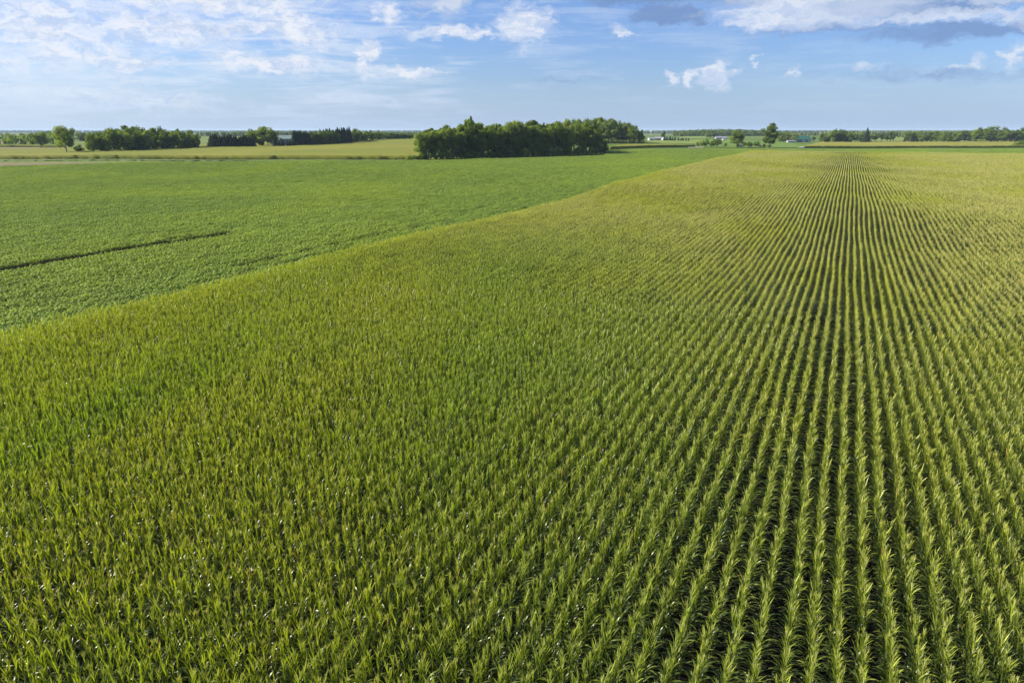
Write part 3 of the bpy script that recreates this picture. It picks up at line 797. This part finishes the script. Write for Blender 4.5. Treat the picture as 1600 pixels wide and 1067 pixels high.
# central woodlot: front row, two rows behind, then the rear wood on the right
tops = ([640, 650, 672, 690, 708, 722, 736, 748, 762, 775, 790, 812, 835, 858, 875, 890, 905, 922, 935, 944], [214, 204, 199, 197, 198, 193, 186, 196, 192, 195, 190, 190, 188, 192, 188, 186, 190, 192, 200, 214])
GW = 'trees along the front edge of the central woodlot'
fx = [656, 672, 690, 706, 721, 737, 752, 767, 781, 795, 810, 825, 841, 857, 872, 887, 902, 916, 930, 943]
for i, px in enumerate(fx):
    base = 250.2 + (241.2 - 250.2) * (px - 650) / 295
    top = np.interp(px, *tops) + random.uniform(1, 7)
    km = ('edge', 'light') if px < 715 or px in (887, 902) else random.choice([('edge', 'broad'), ('edge', 'broad'), ('edge', 'light')])
    tree_px('broadleaf_tree', f'{ordinal(i)} tree from the left along the front edge of the central woodlot', 'tree', px, base - 0.4, top,
            kind=km[0], mat=km[1], fine=2, wide=random.uniform(0.75, 1.0), group=GW, nvar=5)
for row, (dD, nn) in enumerate([(16, 20), (36, 19), (60, 17), (88, 14)]):
    for k in range(nn):
        px = 662 + (935 - 662) * (k + random.uniform(0.1, 0.9)) / nn
        D0 = depth(*at(px, 250.2 + (241.2 - 250.2) * (px - 650) / 295)) + dD + random.uniform(-5, 5)
        top = np.interp(px, *tops) + random.uniform(-1.5, 3.5)
        sp = row < 2 and random.random() < 0.16
        tree_px('spruce_tree' if sp else 'broadleaf_tree', f'{ordinal(k)} in the {ordinal(row + 1)} woodlot row from the left, a dark pointed spruce' if sp else
                f'{ordinal(k)} crown from the left in the {ordinal(row + 1)} row of the central woodlot', 'tree', px, 0, top, D=D0,
                kind='spruce' if sp else random.choice(['round', 'tall']), mat='spruce' if sp else random.choice(['broad', 'broad', 'light']),
                fine=1, wide=random.uniform(0.8, 1.05), group='spruces inside the central woodlot' if sp else 'trees deep in the central woodlot')
tree_px('spruce_tree', 'tallest dark conifer standing above the left half of the central woodlot', 'tree', 736, 0, 184.5, D=depth(*at(736, 247)) + 8, kind='spruce', mat='broad', fine=2, wide=1.3)
rt = ([890, 905, 925, 945, 965, 985, 1000, 1010], [187, 186, 185, 185.5, 188, 192, 202, 212])
for row in range(4):
    nn = [13, 12, 12, 10][row]
    for k in range(nn):
        px = 893 + (1006 - 893) * (k + random.uniform(0.2, 0.8)) / nn
        base = 224.3
        D0 = depth(*at(px, base)) + row * 22 + random.uniform(-4, 4)
        lb = (f'{ordinal(k)} dark tree from the left in the front row of the rear wood' if row == 0 else f'{ordinal(k)} crown from the left in the {ordinal(row)} row of the rear wood')
        tree_px('broadleaf_tree', lb, 'tree', px, 0, np.interp(px, *rt) + random.uniform(-0.5, 4 if row == 0 else 2), D=D0, kind=random.choice(['round', 'edge']), mat='broad',
                fine=1, wide=random.uniform(0.75, 1.0), group='front trees of the rear wood' if row == 0 else 'trees deep in the rear wood')
# low growth at the foot of the woodlot
for i in range(46):
    px = 636 + (948 - 636) * (i + random.uniform(0.2, 0.8)) / 46
    base = 250.4 + (241.6 - 250.4) * (px - 650) / 295
    tree_px('shrub', f'{ordinal(i)} low shrub from the left at the foot of the central woodlot', 'shrub', px, base, base - random.uniform(8, 18 if px > 760 else 14 if px > 655 else 8), kind='shrub',
            mat=random.choice(['broad', 'light', 'broad']), fine=1, wide=0.95, group='shrubs at the foot of the central woodlot')
for i in range(14):
    px = 896 + (1008 - 896) * (i + 0.5) / 14
    tree_px('shrub', f'{ordinal(i)} low shrub from the left at the foot of the rear wood', 'shrub', px, 224.8, 217, kind='shrub', mat='broad', fine=0, wide=0.9, group='shrubs at the foot of the rear wood')

# left: old spreading tree and the long dark wood
tree_px('broadleaf_tree', 'old spreading pale tree standing alone in front of the far left wood', 'tree', 104, 237.5, 197.5, kind='spread', mat='light', fine=2, wide=0.95)
tree_px('shrub', 'dark bush right of the old spreading tree', 'shrub', 124, 236.5, 226, kind='shrub', mat='broad', fine=1)
tree_px('broadleaf_tree', 'small round tree left of the old spreading tree', 'tree', 64, 228, 205, kind='round', mat='broad', fine=1, wide=1.3)
lt = ([128, 140, 160, 175, 190, 215, 240, 262, 290, 312, 318], [210, 206, 203, 197, 197, 198, 198.5, 199.5, 202, 208, 222])
for row in range(3):
    nn = [16, 14, 13][row]
    for k in range(nn):
        px = 134 + (309 - 134) * (k + random.uniform(0.3, 0.7)) / nn
        base = 236.6 + (230.5 - 236.6) * (px - 130) / 180
        D0 = depth(*at(px, base, 2.2)) + row * 20 + random.uniform(-3, 3)
        lb = (f'{ordinal(k)} tree from the left in the front row of the long left wood' if row == 0 else f'{ordinal(k)} crown from the left in the {ordinal(row)} row of the long left wood')
        tree_px('broadleaf_tree', lb, 'tree', px, 0, np.interp(px, *lt) + (random.uniform(1.5, 7) if row == 0 else random.uniform(0, 3)), D=D0,
                kind=random.choice(['edge', 'edge', 'round']), mat='light' if (row == 0 and random.random() < 0.3) else 'broad',
                fine=1, wide=random.uniform(0.8, 1.1), group='front trees of the long left wood' if row == 0 else 'trees deep in the long left wood')
# spruce windbreaks round the white barn
def line(name, cat, n_, p0, p1, b0, b1, t0, t1, kind, mat, what, group, fine=1, wide=1.0, jit=1.5, D=None):
    for k in range(n_):
        s = (k + 0.5) / n_ + random.uniform(-0.2, 0.2) / n_
        px = p0 + (p1 - p0) * s
        kw = {} if D is None else {'D': D + random.uniform(-10, 10)}
        tree_px(name, f'{ordinal(k)} {what}', cat, px, b0 + (b1 - b0) * s, t0 + (t1 - t0) * s + random.uniform(-jit, jit), kind=kind, mat=mat,
                fine=fine, wide=wide * random.uniform(0.85, 1.15), group=group, **kw)
line('spruce_tree', 'tree', 19, 329, 398, 229.6, 229, 211, 213, 'spruce', 'spruce', 'dark spruce from the left in the windbreak left of the white barn', 'spruces left of the white barn', wide=1.7)
line('spruce_tree', 'tree', 5, 428, 457, 228.6, 227.8, 216, 218.5, 'spruce', 'spruce', 'small spruce from the left in front of the white barn', 'small spruces in front of the white barn', wide=1.4)
for i, (px, top, wd) in enumerate([(399, 200, 1.2), (409, 198, 1.3), (419, 198.5, 1.3), (428, 203, 1.0)]):
    tree_px('broadleaf_tree', f'{ordinal(i)} tall pale tree from the left beside the white barn', 'tree', px, 227.5, top, kind='round', mat='light', fine=1, wide=wd, group='tall pale trees beside the white barn')
line('spruce_tree', 'tree', 10, 459, 486, 227, 226, 204, 208, 'spruce', 'spruce', 'spruce from the left just right of the white barn', 'spruces right of the white barn', wide=1.5, jit=2.5)
line('broadleaf_tree', 'tree', 9, 482, 526, 226, 224.5, 204, 203, 'edge', 'broad', 'rounded tree from the left in the middle of the long windbreak', 'rounded trees in the long windbreak')
line('spruce_tree', 'tree', 16, 500, 548, 225, 222.5, 205, 200, 'spruce', 'spruce', 'pointed spruce from the left at the tall right end of the windbreak', 'pointed spruces at the right end of the windbreak', wide=1.25, jit=2.2)
line('broadleaf_tree', 'tree', 9, 549, 599, 222, 217, 202, 205, 'edge', 'broad', 'rounded tree from the left on the crest right of the windbreak', 'rounded trees on the crest of the hill', wide=1.15)
line('broadleaf_tree', 'tree', 10, 602, 646, 216, 215.6, 207.5, 208.5, 'edge', 'broad', 'low tree from the left on the skyline left of the woodlot', 'low trees on the skyline left of the woodlot', fine=0, wide=1.4, jit=0.8)

# middle: shrubs and trees along the lane
for i, (px, b, t, wd) in enumerate([(1090, 229, 222, 1.0), (1097, 229.5, 219, .9), (1104, 229.5, 217.5, .9), (1112, 229.5, 218.5, 1.0), (1120, 229.8, 217.5, 1.0), (1133, 229.5, 222.5, .8)]):
    tree_px('shrub', f'{ordinal(i)} dark round shrub from the left in the gap before the lone round tree', 'shrub', px, b, t, kind='shrub', mat='broad', fine=1, wide=wd * 0.9, group='round shrubs along the lane')
line('broadleaf_tree', 'tree', 2, 1112, 1128, 227.0, 227.0, 218, 217.5, 'round', 'broad', 'small round tree from the left behind the lane shrubs', 'small round trees behind the lane shrubs', wide=1.5, jit=0.3)
tree_px('broadleaf_tree', 'large round dense tree with foliage down to the ground by the white trailer', 'tree', 1151, 230.8, 204.5, kind='edge', mat='broad', fine=2, wide=1.45)
for i, (px, t) in enumerate([(1163, 220), (1172, 220.5), (1181, 220)]):
    tree_px('shrub', f'{ordinal(i)} dark bush from the left between the round tree and the tall tree', 'shrub', px, 230.6, t, kind='shrub', mat='broad', fine=1, wide=0.95, group='dark bushes between the two lane trees')
tree_px('shrub', 'low reddish brown bush at the foot of the tall lane tree', 'shrub', 1190, 231, 224, kind='shrub', mat='brown', fine=1, wide=1.5)
tree_px('broadleaf_tree', 'tall ragged tree with an open crown standing alone beside the lane', 'tree', 1201, 231.6, 192.5, kind='cotton', mat='broad', fine=2, wide=1.35)
# farm trees round the houses
line('spruce_tree', 'tree', 10, 1036, 1078, 219.8, 220.3, 212.5, 216, 'spruce', 'spruce', 'small spruce from the left in the hedge right of the white farmhouse', 'small spruces of the farm hedge', fine=0, wide=1.7, jit=0.8)
tree_px('broadleaf_tree', 'dark rounded tree behind the white farmhouse', 'tree', 1036, 218, 205.5, kind='round', mat='broad', fine=1, wide=1.05)
tree_px('broadleaf_tree', 'small tree with bare reddish base on the skyline above the hay field', 'tree', 1064, 216, 206.5, kind='round', mat='light', fine=1, wide=1.1)
line('broadleaf_tree', 'tree', 3, 1102, 1118, 216.5, 216.5, 209, 208, 'round', 'broad', 'rounded tree from the left beside the long grey barn', 'rounded trees by the grey barn', fine=0, wide=1.3)
line('broadleaf_tree', 'tree', 5, 1216, 1244, 222.5, 222.8, 206.5, 210, 'edge', 'light', 'pale bushy tree from the left in front of the green roofed shed', 'pale trees left of the green roofed shed', wide=1.25)
tree_px('broadleaf_tree', 'small dark tree at the right gable of the green roofed shed', 'tree', 1271, 221.5, 213, kind='round', mat='broad', fine=1, wide=1.3)
# right: mixed trees behind the corn
line('broadleaf_tree', 'tree', 4, 1282, 1300, 221.2, 221.2, 209.5, 208, 'edge', 'light', 'pale tree from the left before the dark clump behind the right corn', 'pale trees left of the dark clump', wide=1.3)
line('broadleaf_tree', 'tree', 7, 1298, 1330, 221.6, 221.6, 200.5, 205, 'edge', 'broad', 'dark tree from the left in the clump behind the right corn', 'dark clump behind the right corn', wide=1.0, jit=1.5)
line('broadleaf_tree', 'tree', 4, 1330, 1348, 219.5, 219.5, 206.5, 206.5, 'edge', 'light', 'small tree from the left between the dark clump and the pointed spruce', 'small trees left of the pointed spruce', fine=0, wide=1.2)
tree_px('spruce_tree', 'tall pointed spruce with wide skirts standing behind the right corn', 'tree', 1353, 222.2, 200.5, kind='spruce', mat='spruce', fine=2, wide=1.35)
for i, (px, t) in enumerate([(1362, 207.5), (1369, 208), (1377, 208), (1386, 208), (1391, 206)]):
    tree_px('broadleaf_tree', f'{ordinal(i)} small round orchard tree from the left, right of the pointed spruce', 'tree', px, 219.8, t, kind='round', mat='broad', fine=0, wide=1.15, group='round orchard trees')
tree_px('broadleaf_tree', 'dark upright tree closing the row of small round trees', 'tree', 1396, 219.5, 204.5, kind='tall', mat='broad', fine=1, wide=1.35)
tree_px('shrub', 'small round bush alone in the pale gap', 'shrub', 1414, 219.5, 215.5, kind='shrub', mat='broad', fine=0)
line('broadleaf_tree', 'tree', 5, 1418, 1437, 219.6, 219.6, 205.5, 206.5, 'edge', 'broad', 'tree from the left in the small clump right of the pale gap', 'small clump right of the pale gap', wide=1.2)
line('broadleaf_tree', 'tree', 9, 1438, 1500, 220, 220.6, 206.5, 207.5, 'edge', 'broad', 'low tree from the left in the belt before the white houses', 'low belt before the white houses', wide=1.5)
line('broadleaf_tree', 'tree', 6, 1500, 1528, 218.6, 218.6, 205, 203.5, 'edge', 'broad', 'tree from the left standing over the white houses', 'trees over the white houses', fine=1, wide=1.2, D=None)
line('broadleaf_tree', 'tree', 7, 1524, 1556, 220, 220, 198.5, 199, 'edge', 'broad', 'tall tree from the left in the taller clump at far right', 'taller clump at far right', wide=1.15)
line('broadleaf_tree', 'tree', 9, 1556, 1612, 220, 220, 200, 201, 'edge', 'broad', 'broad tree from the left in the last belt at the right border', 'last belt at the right border', wide=1.25)
line('shrub', 'shrub', 3, 1582, 1606, 231, 229.5, 224, 217, 'shrub', 'broad', 'dark bush from the left at the right end of the corn', 'dark bushes at the right end of the corn', wide=1.1, jit=0.4)
tree_px('shrub', 'yellowish low bush in front of the white houses', 'shrub', 1533, 221.3, 216.8, kind='shrub', mat='light', fine=0, wide=1.7)

# weeds and shrubs along the ditch
for i, px in enumerate([618, 627, 636]):
    tree_px('shrub', f'{ordinal(i)} small weedy bush from the left on the ditch bank before the woodlot', 'shrub', px, 250.6, 250.6 - [5, 3.5, 4][i], kind='shrub', mat='light', fine=1, wide=1.5, group='weedy bushes on the ditch bank')

# ------------------------------------------------------------------ far woods that read as one mass
def forest(label, px0, px1, D, top0, top1, mat, depth_m=60, step=9.0, jit=1.0, bump=0.0, lsize=3.0, per=46):
    r = np.random.default_rng(int(px0 * 7 + D)); C_, Nn, T = [], [], []
    x0, y0 = polar(px0, D); x1, y1 = polar(px1, D); L_ = math.dist((x0, y0), (x1, y1)); nt = max(3, int(L_ / step))
    fx_, fy_ = -math.sin(YAW), math.cos(YAW)
    for row in range(max(2, int(depth_m / 20))):
        for k in range(nt):
            s = (k + r.random()) / nt; dd = row * 20 + r.uniform(-5, 5)
            x = x0 + (x1 - x0) * s + fx_ * dd; y = y0 + (y1 - y0) * s + fy_ * dd
            top = top0 + (top1 - top0) * s - bump * math.sin(math.pi * s) + r.uniform(-jit, jit)
            h = max(5.0, height_to(x, y, top)); rad = h * r.uniform(0.28, 0.45); g = float(H(x, y))
            d = r.normal(size=(per, 3)); d /= np.linalg.norm(d, axis=1, keepdims=True)
            p = np.array([x, y, g + h * 0.5]) + d * [rad, rad, h * 0.5] * (0.75 + 0.3 * r.random((per, 1)))
            C_.append(p); Nn.append(d + [0, 0, .3] + r.normal(0, .35, (per, 3))); T.append(np.clip(r.normal(0.3, 0.06) + r.normal(0, 0.12, per) + 0.15 * d[:, 2], 0, 0.97))
    C_ = np.vstack(C_); v, f = leaf_quads(C_, np.vstack(Nn), r.uniform(0.8, 1.3, len(C_)) * lsize, r, 0.85)
    me = mesh_np('distant_forest', v, f, 4, TREE[mat], np.repeat(np.concatenate(T), 4))
    return tag(link('distant_forest', me), label, 'woods', kind='stuff')
forest('blue grey band of woods at the far left edge behind the spreading tree', -60, 70, 860, 208.6, 208.0, 'broad', 60, 8, 1.5)
forest('distant woods glimpsed between the spreading tree and the left wood', 60, 175, 1100, 206.4, 206.2, 'broad', 60, 8, 1.5)
forest('low distant woods behind the spruce windbreak and white barn', 305, 470, 1900, 206.4, 206.2, 'broad', 80, 12, 0.8, 0.5, 4.0)
forest('faint blue woods on the skyline left of the woodlot', 540, 680, 2400, 206.0, 206.0, 'broad', 80, 13, 0.5, 0, 4.5)
forest('wooded rise on the skyline behind the lane trees', 1066, 1235, 1750, 204.4, 206.6, 'broad', 130, 9, 1.0, 3.2, 3.4)
forest('faint blue skyline woods right of the rear wood', 985, 1120, 4200, 204.8, 204.2, 'broad', 100, 22, 0.4, 0, 7.0, 30)
forest('faint blue skyline woods behind the green roofed shed', 1200, 1310, 3600, 204.6, 204.6, 'broad', 100, 20, 0.5, 0, 6.0, 30)
forest('dull woods behind the green roofed shed', 1225, 1300, 1900, 207.2, 208.2, 'light', 60, 11, 0.9, 0, 3.4)
forest('blue grey woods running behind the right hand trees', 1300, 1660, 2700, 204.6, 204.6, 'broad', 120, 15, 0.5, 0, 5.0)
forest('mixed green belt behind the white houses on the right', 1420, 1660, 1500, 205.8, 204.0, 'broad', 60, 10, 1.0, 0, 3.2)
forest('faint blue woods all along the horizon', -300, 1900, 6500, 204.1, 204.1, 'broad', 120, 34, 0.3, 0, 10.0, 22)

# ------------------------------------------------------------------ buildings
def building(name, label, cat, px, base, w_, d_, eave, ridge, wall, roof, rz=0.0, doors=(), windows=(), D=None, chimney=False, hip=False, group=None):
    """gabled building; ridge along local X, +-; front faces the camera (local -Y)"""
    x, y = at(px, base, 2.2 if px < 650 else 0.0) if D is None else polar(px, D)
    t = empty(name, (x, y, float(H(x, y)) - 0.1), YAW + math.radians(rz)); tag(t, label, cat, group)
    b = MB(); a = w_ / 2; c_ = d_ / 2
    b.add([(-a, -c_, 0), (a, -c_, 0), (a, c_, 0), (-a, c_, 0), (-a, -c_, eave), (a, -c_, eave), (a, c_, eave), (-a, c_, eave), (-a, 0, ridge), (a, 0, ridge)],
          [(0, 1, 5, 4), (2, 3, 7, 6), (1, 2, 6, 9, 5), (3, 0, 4, 8, 7), (0, 3, 2, 1)])
    b.build('wall', wall, t)
    o = 0.4; th = 0.18; k = (ridge - eave) / c_
    for s in (-1, 1):
        r_ = MB(); z0 = eave - o * k + 0.02; y0 = s * (c_ + o)
        r_.add([(-a - o, y0, z0), (a + o, y0, z0), (a + o, 0, ridge + 0.02), (-a - o, 0, ridge + 0.02),
                (-a - o, y0, z0 + th), (a + o, y0, z0 + th), (a + o, 0, ridge + 0.02 + th), (-a - o, 0, ridge + 0.02 + th)],
               [(0, 3, 2, 1), (4, 5, 6, 7), (0, 1, 5, 4), (1, 2, 6, 5), (2, 3, 7, 6), (3, 0, 4, 7)] if s < 0 else
               [(0, 1, 2, 3), (4, 7, 6, 5), (0, 4, 5, 1), (1, 5, 6, 2), (2, 6, 7, 3), (3, 7, 4, 0)])
        rf = r_.build('roof', roof, t)
        if s < 0 and chimney:
            q = MB(); q.box(a * 0.35, a * 0.35 + 0.9, -0.9, -0.1, ridge - 1.0, ridge + 1.3); q.build('chimney', M['grey_wall'], rf)
    for (dx, dw, dh) in doors:
        q = MB(); q.box(dx - dw / 2, dx + dw / 2, -c_ - 0.06, -c_ + 0.05, 0.0, dh); dr = q.build('door', M['door'], t)
        q = MB(); q.box(dx + dw * 0.3, dx + dw * 0.3 + 0.12, -c_ - 0.16, -c_ - 0.05, dh * 0.45, dh * 0.5); q.build('handle', M['rubber'], dr)
    for (dx, z, ww, wh) in windows:
        q = MB(); q.box(dx - ww / 2 - .1, dx + ww / 2 + .1, -c_ - 0.07, -c_ + 0.05, z - .1, z + wh + .1); fr = q.build('window', M['white_wall'] if wall != M['white_wall'] else M['grey_wall'], t)
        q = MB(); q.box(dx - ww / 2, dx + ww / 2, -c_ - 0.10, -c_ - 0.04, z, z + wh); q.build('pane', M['glass'], fr)
    return t
building('barn', 'white barn with a faded green roof between the left windbreaks', 'barn', 449, 225.6, 13, 11, 7.0, 10.0, M['white_wall'], M['pale_green_roof'], 20,
         doors=[(0, 4.2, 4.4)], windows=[(-5.5, 2.4, 1.4, 1.3), (5.5, 2.4, 1.4, 1.3)])
building('farmhouse', 'small white farmhouse left of the white barn under pale trees', 'house', 432, 226.2, 8, 8, 5.2, 8.2, M['white_wall'], M['grey_roof'], -10,
         doors=[(1.5, 1.1, 2.2)], windows=[(-2, 1.1, 1.2, 1.4), (-2, 3.4, 1.1, 1.1), (2, 3.4, 1.1, 1.1)], chimney=True)
building('shed', 'leftmost small white shed of the farm right of the rear wood', 'shed', 1017, 219.6, 9, 7, 2.6, 4.6, M['white_wall'], M['white_roof'], 15, doors=[(0, 2.6, 2.2)])
building('farmhouse', 'long low farmhouse with dark walls and a pale roof', 'house', 1029.5, 219.3, 15, 9, 3.0, 5.4, M['dark_wall'], M['white_roof'], 0,
         doors=[(1, 1.2, 2.2)], windows=[(-5, 1.0, 1.6, 1.2), (4.5, 1.0, 1.6, 1.2)], chimney=True)
building('farmhouse', 'bright white gabled house right of the long low farmhouse', 'house', 1038, 219.5, 8, 7, 3.2, 5.6, M['white_wall'], M['white_roof'], 35,
         doors=[(0, 1.1, 2.2)], windows=[(-2.2, 1.0, 1.3, 1.2), (2.2, 1.0, 1.3, 1.2)])
building('barn', 'long grey roofed barn at the foot of the wooded rise', 'barn', 1126, 217.8, 20, 11, 2.6, 5.2, M['grey_wall'], M['grey_roof'], -6,
         doors=[(-6, 3.4, 2.3), (5, 3.4, 2.3)], windows=[(0, 1.6, 1.6, 1.0)])
building('shed', 'tiny white shed in front of the long grey barn', 'shed', 1131, 219.3, 5, 4, 2.2, 3.2, M['white_wall'], M['white_roof'], 10, doors=[(0, 1.6, 1.9)])
building('barn', 'large pale green shed with a dark green metal roof', 'barn', 1252, 222.3, 22, 15, 4.0, 8.6, M['green_wall'], M['green_roof'], 4,
         doors=[(-5, 4.4, 3.4), (4, 4.4, 3.4)], windows=[(9, 1.6, 1.4, 1.0)])
building('shed', 'low grey lean shed left of the green roofed shed', 'shed', 1235, 223.0, 10, 6, 2.0, 3.3, M['grey_wall'], M['grey_roof'], 0, doors=[(1.5, 2.2, 1.8)])
building('farmhouse', 'white house with its upper wall showing above the right tree belt', 'house', 1498, 218.5, 11, 9, 5.6, 8.0, M['white_wall'], M['grey_roof'], 10,
         windows=[(-3, 3.4, 1.3, 1.3), (3, 3.4, 1.3, 1.3)], doors=[(0, 1.2, 2.2)])
building('farmhouse', 'low dark house with white trim in front of the right trees', 'house', 1510, 219.7, 14, 7, 2.6, 4.2, M['dark_wall'], M['white_roof'], -8,
         windows=[(-4.6, 1.0, 1.8, 1.2), (0, 1.0, 1.8, 1.2), (5, 1.0, 1.8, 1.2)], doors=[(2.6, 1.2, 2.1)])
# far white water tower on the skyline
x, y = polar(1018, 3300); t = empty('water_tower', (x, y, float(H(x, y)))); tag(t, 'tiny white water tower on the skyline right of the rear wood', 'water tower')
hh = height_to(x, y, 204.2)
b = MB(); b.lathe([(0.01, hh - 9), (4, hh - 8), (6.5, hh - 5), (6.5, hh - 3.5), (4.5, hh - 1), (0.01, hh)], 20); b.build('tank', M['white_wall'], t)
b = MB(); b.tube((0, 0, -0.5), (0, 0, hh - 7.5), 2.2, 1.6, 14); b.build('column', M['white_wall'], t)
# white trailer at the foot of the round tree
x, y = at(1157.5, 231.0); t = empty('trailer', (x, y, float(H(x, y)) + 0.3), YAW + 0.3); tag(t, 'small white trailer parked at the foot of the round lane tree', 'trailer')
b = MB(); b.add([(-1.5, -1, .5), (1.3, -1, .5), (1.3, 1, .5), (-1.5, 1, .5), (-1.5, -1, 2.3), (1.3, -1, 2.3), (1.3, 1, 2.3), (-1.5, 1, 2.3), (1.8, -.5, .5), (1.8, .5, .5), (1.8, .5, 2.2), (1.8, -.5, 2.2)],
               [(0, 3, 2, 1), (4, 5, 6, 7), (0, 1, 5, 4), (2, 3, 7, 6), (3, 0, 4, 7), (1, 8, 11, 5), (2, 6, 10, 9), (8, 9, 10, 11), (1, 2, 9, 8), (5, 11, 10, 6)]); b.build('body', M['white_wall'], t)
for s in (-1, 1):
    b = MB(); b.tube((-0.1, s * 1.0, .36), (-0.1, s * 1.22, .36), .36, .36, 16); b.build('wheel', M['rubber'], t)
b = MB(); b.tube((1.8, 0, .5), (2.9, 0, .45), .06, .06, 8); b.build('drawbar', M['grey_wall'], t)
b = MB(); b.box(-1.56, -1.5, -.8, .8, .6, 2.1); b.build('door', M['grey_wall'], t)

# ------------------------------------------------------------------ haze over the plain
HAZE = 5.0e-5
b = MB(); b.box(-9600, 9600, -9600, 9600, -6.0, 52.0)
m_, t, out = mat_base('haze'); vol = t.n('ShaderNodeVolumePrincipled')
vol.inputs['Color'].default_value = (0.62, 0.80, 1.0, 1); vol.inputs['Density'].default_value = HAZE
vol.inputs['Anisotropy'].default_value = 0.0
t.put(out.inputs['Volume'], vol.outputs[0])
m_.cycles.volume_sampling = 'EQUIANGULAR'
hz = b.build('haze', m_); tag(hz, 'thin blue summer haze over the whole plain', 'haze', kind='stuff')
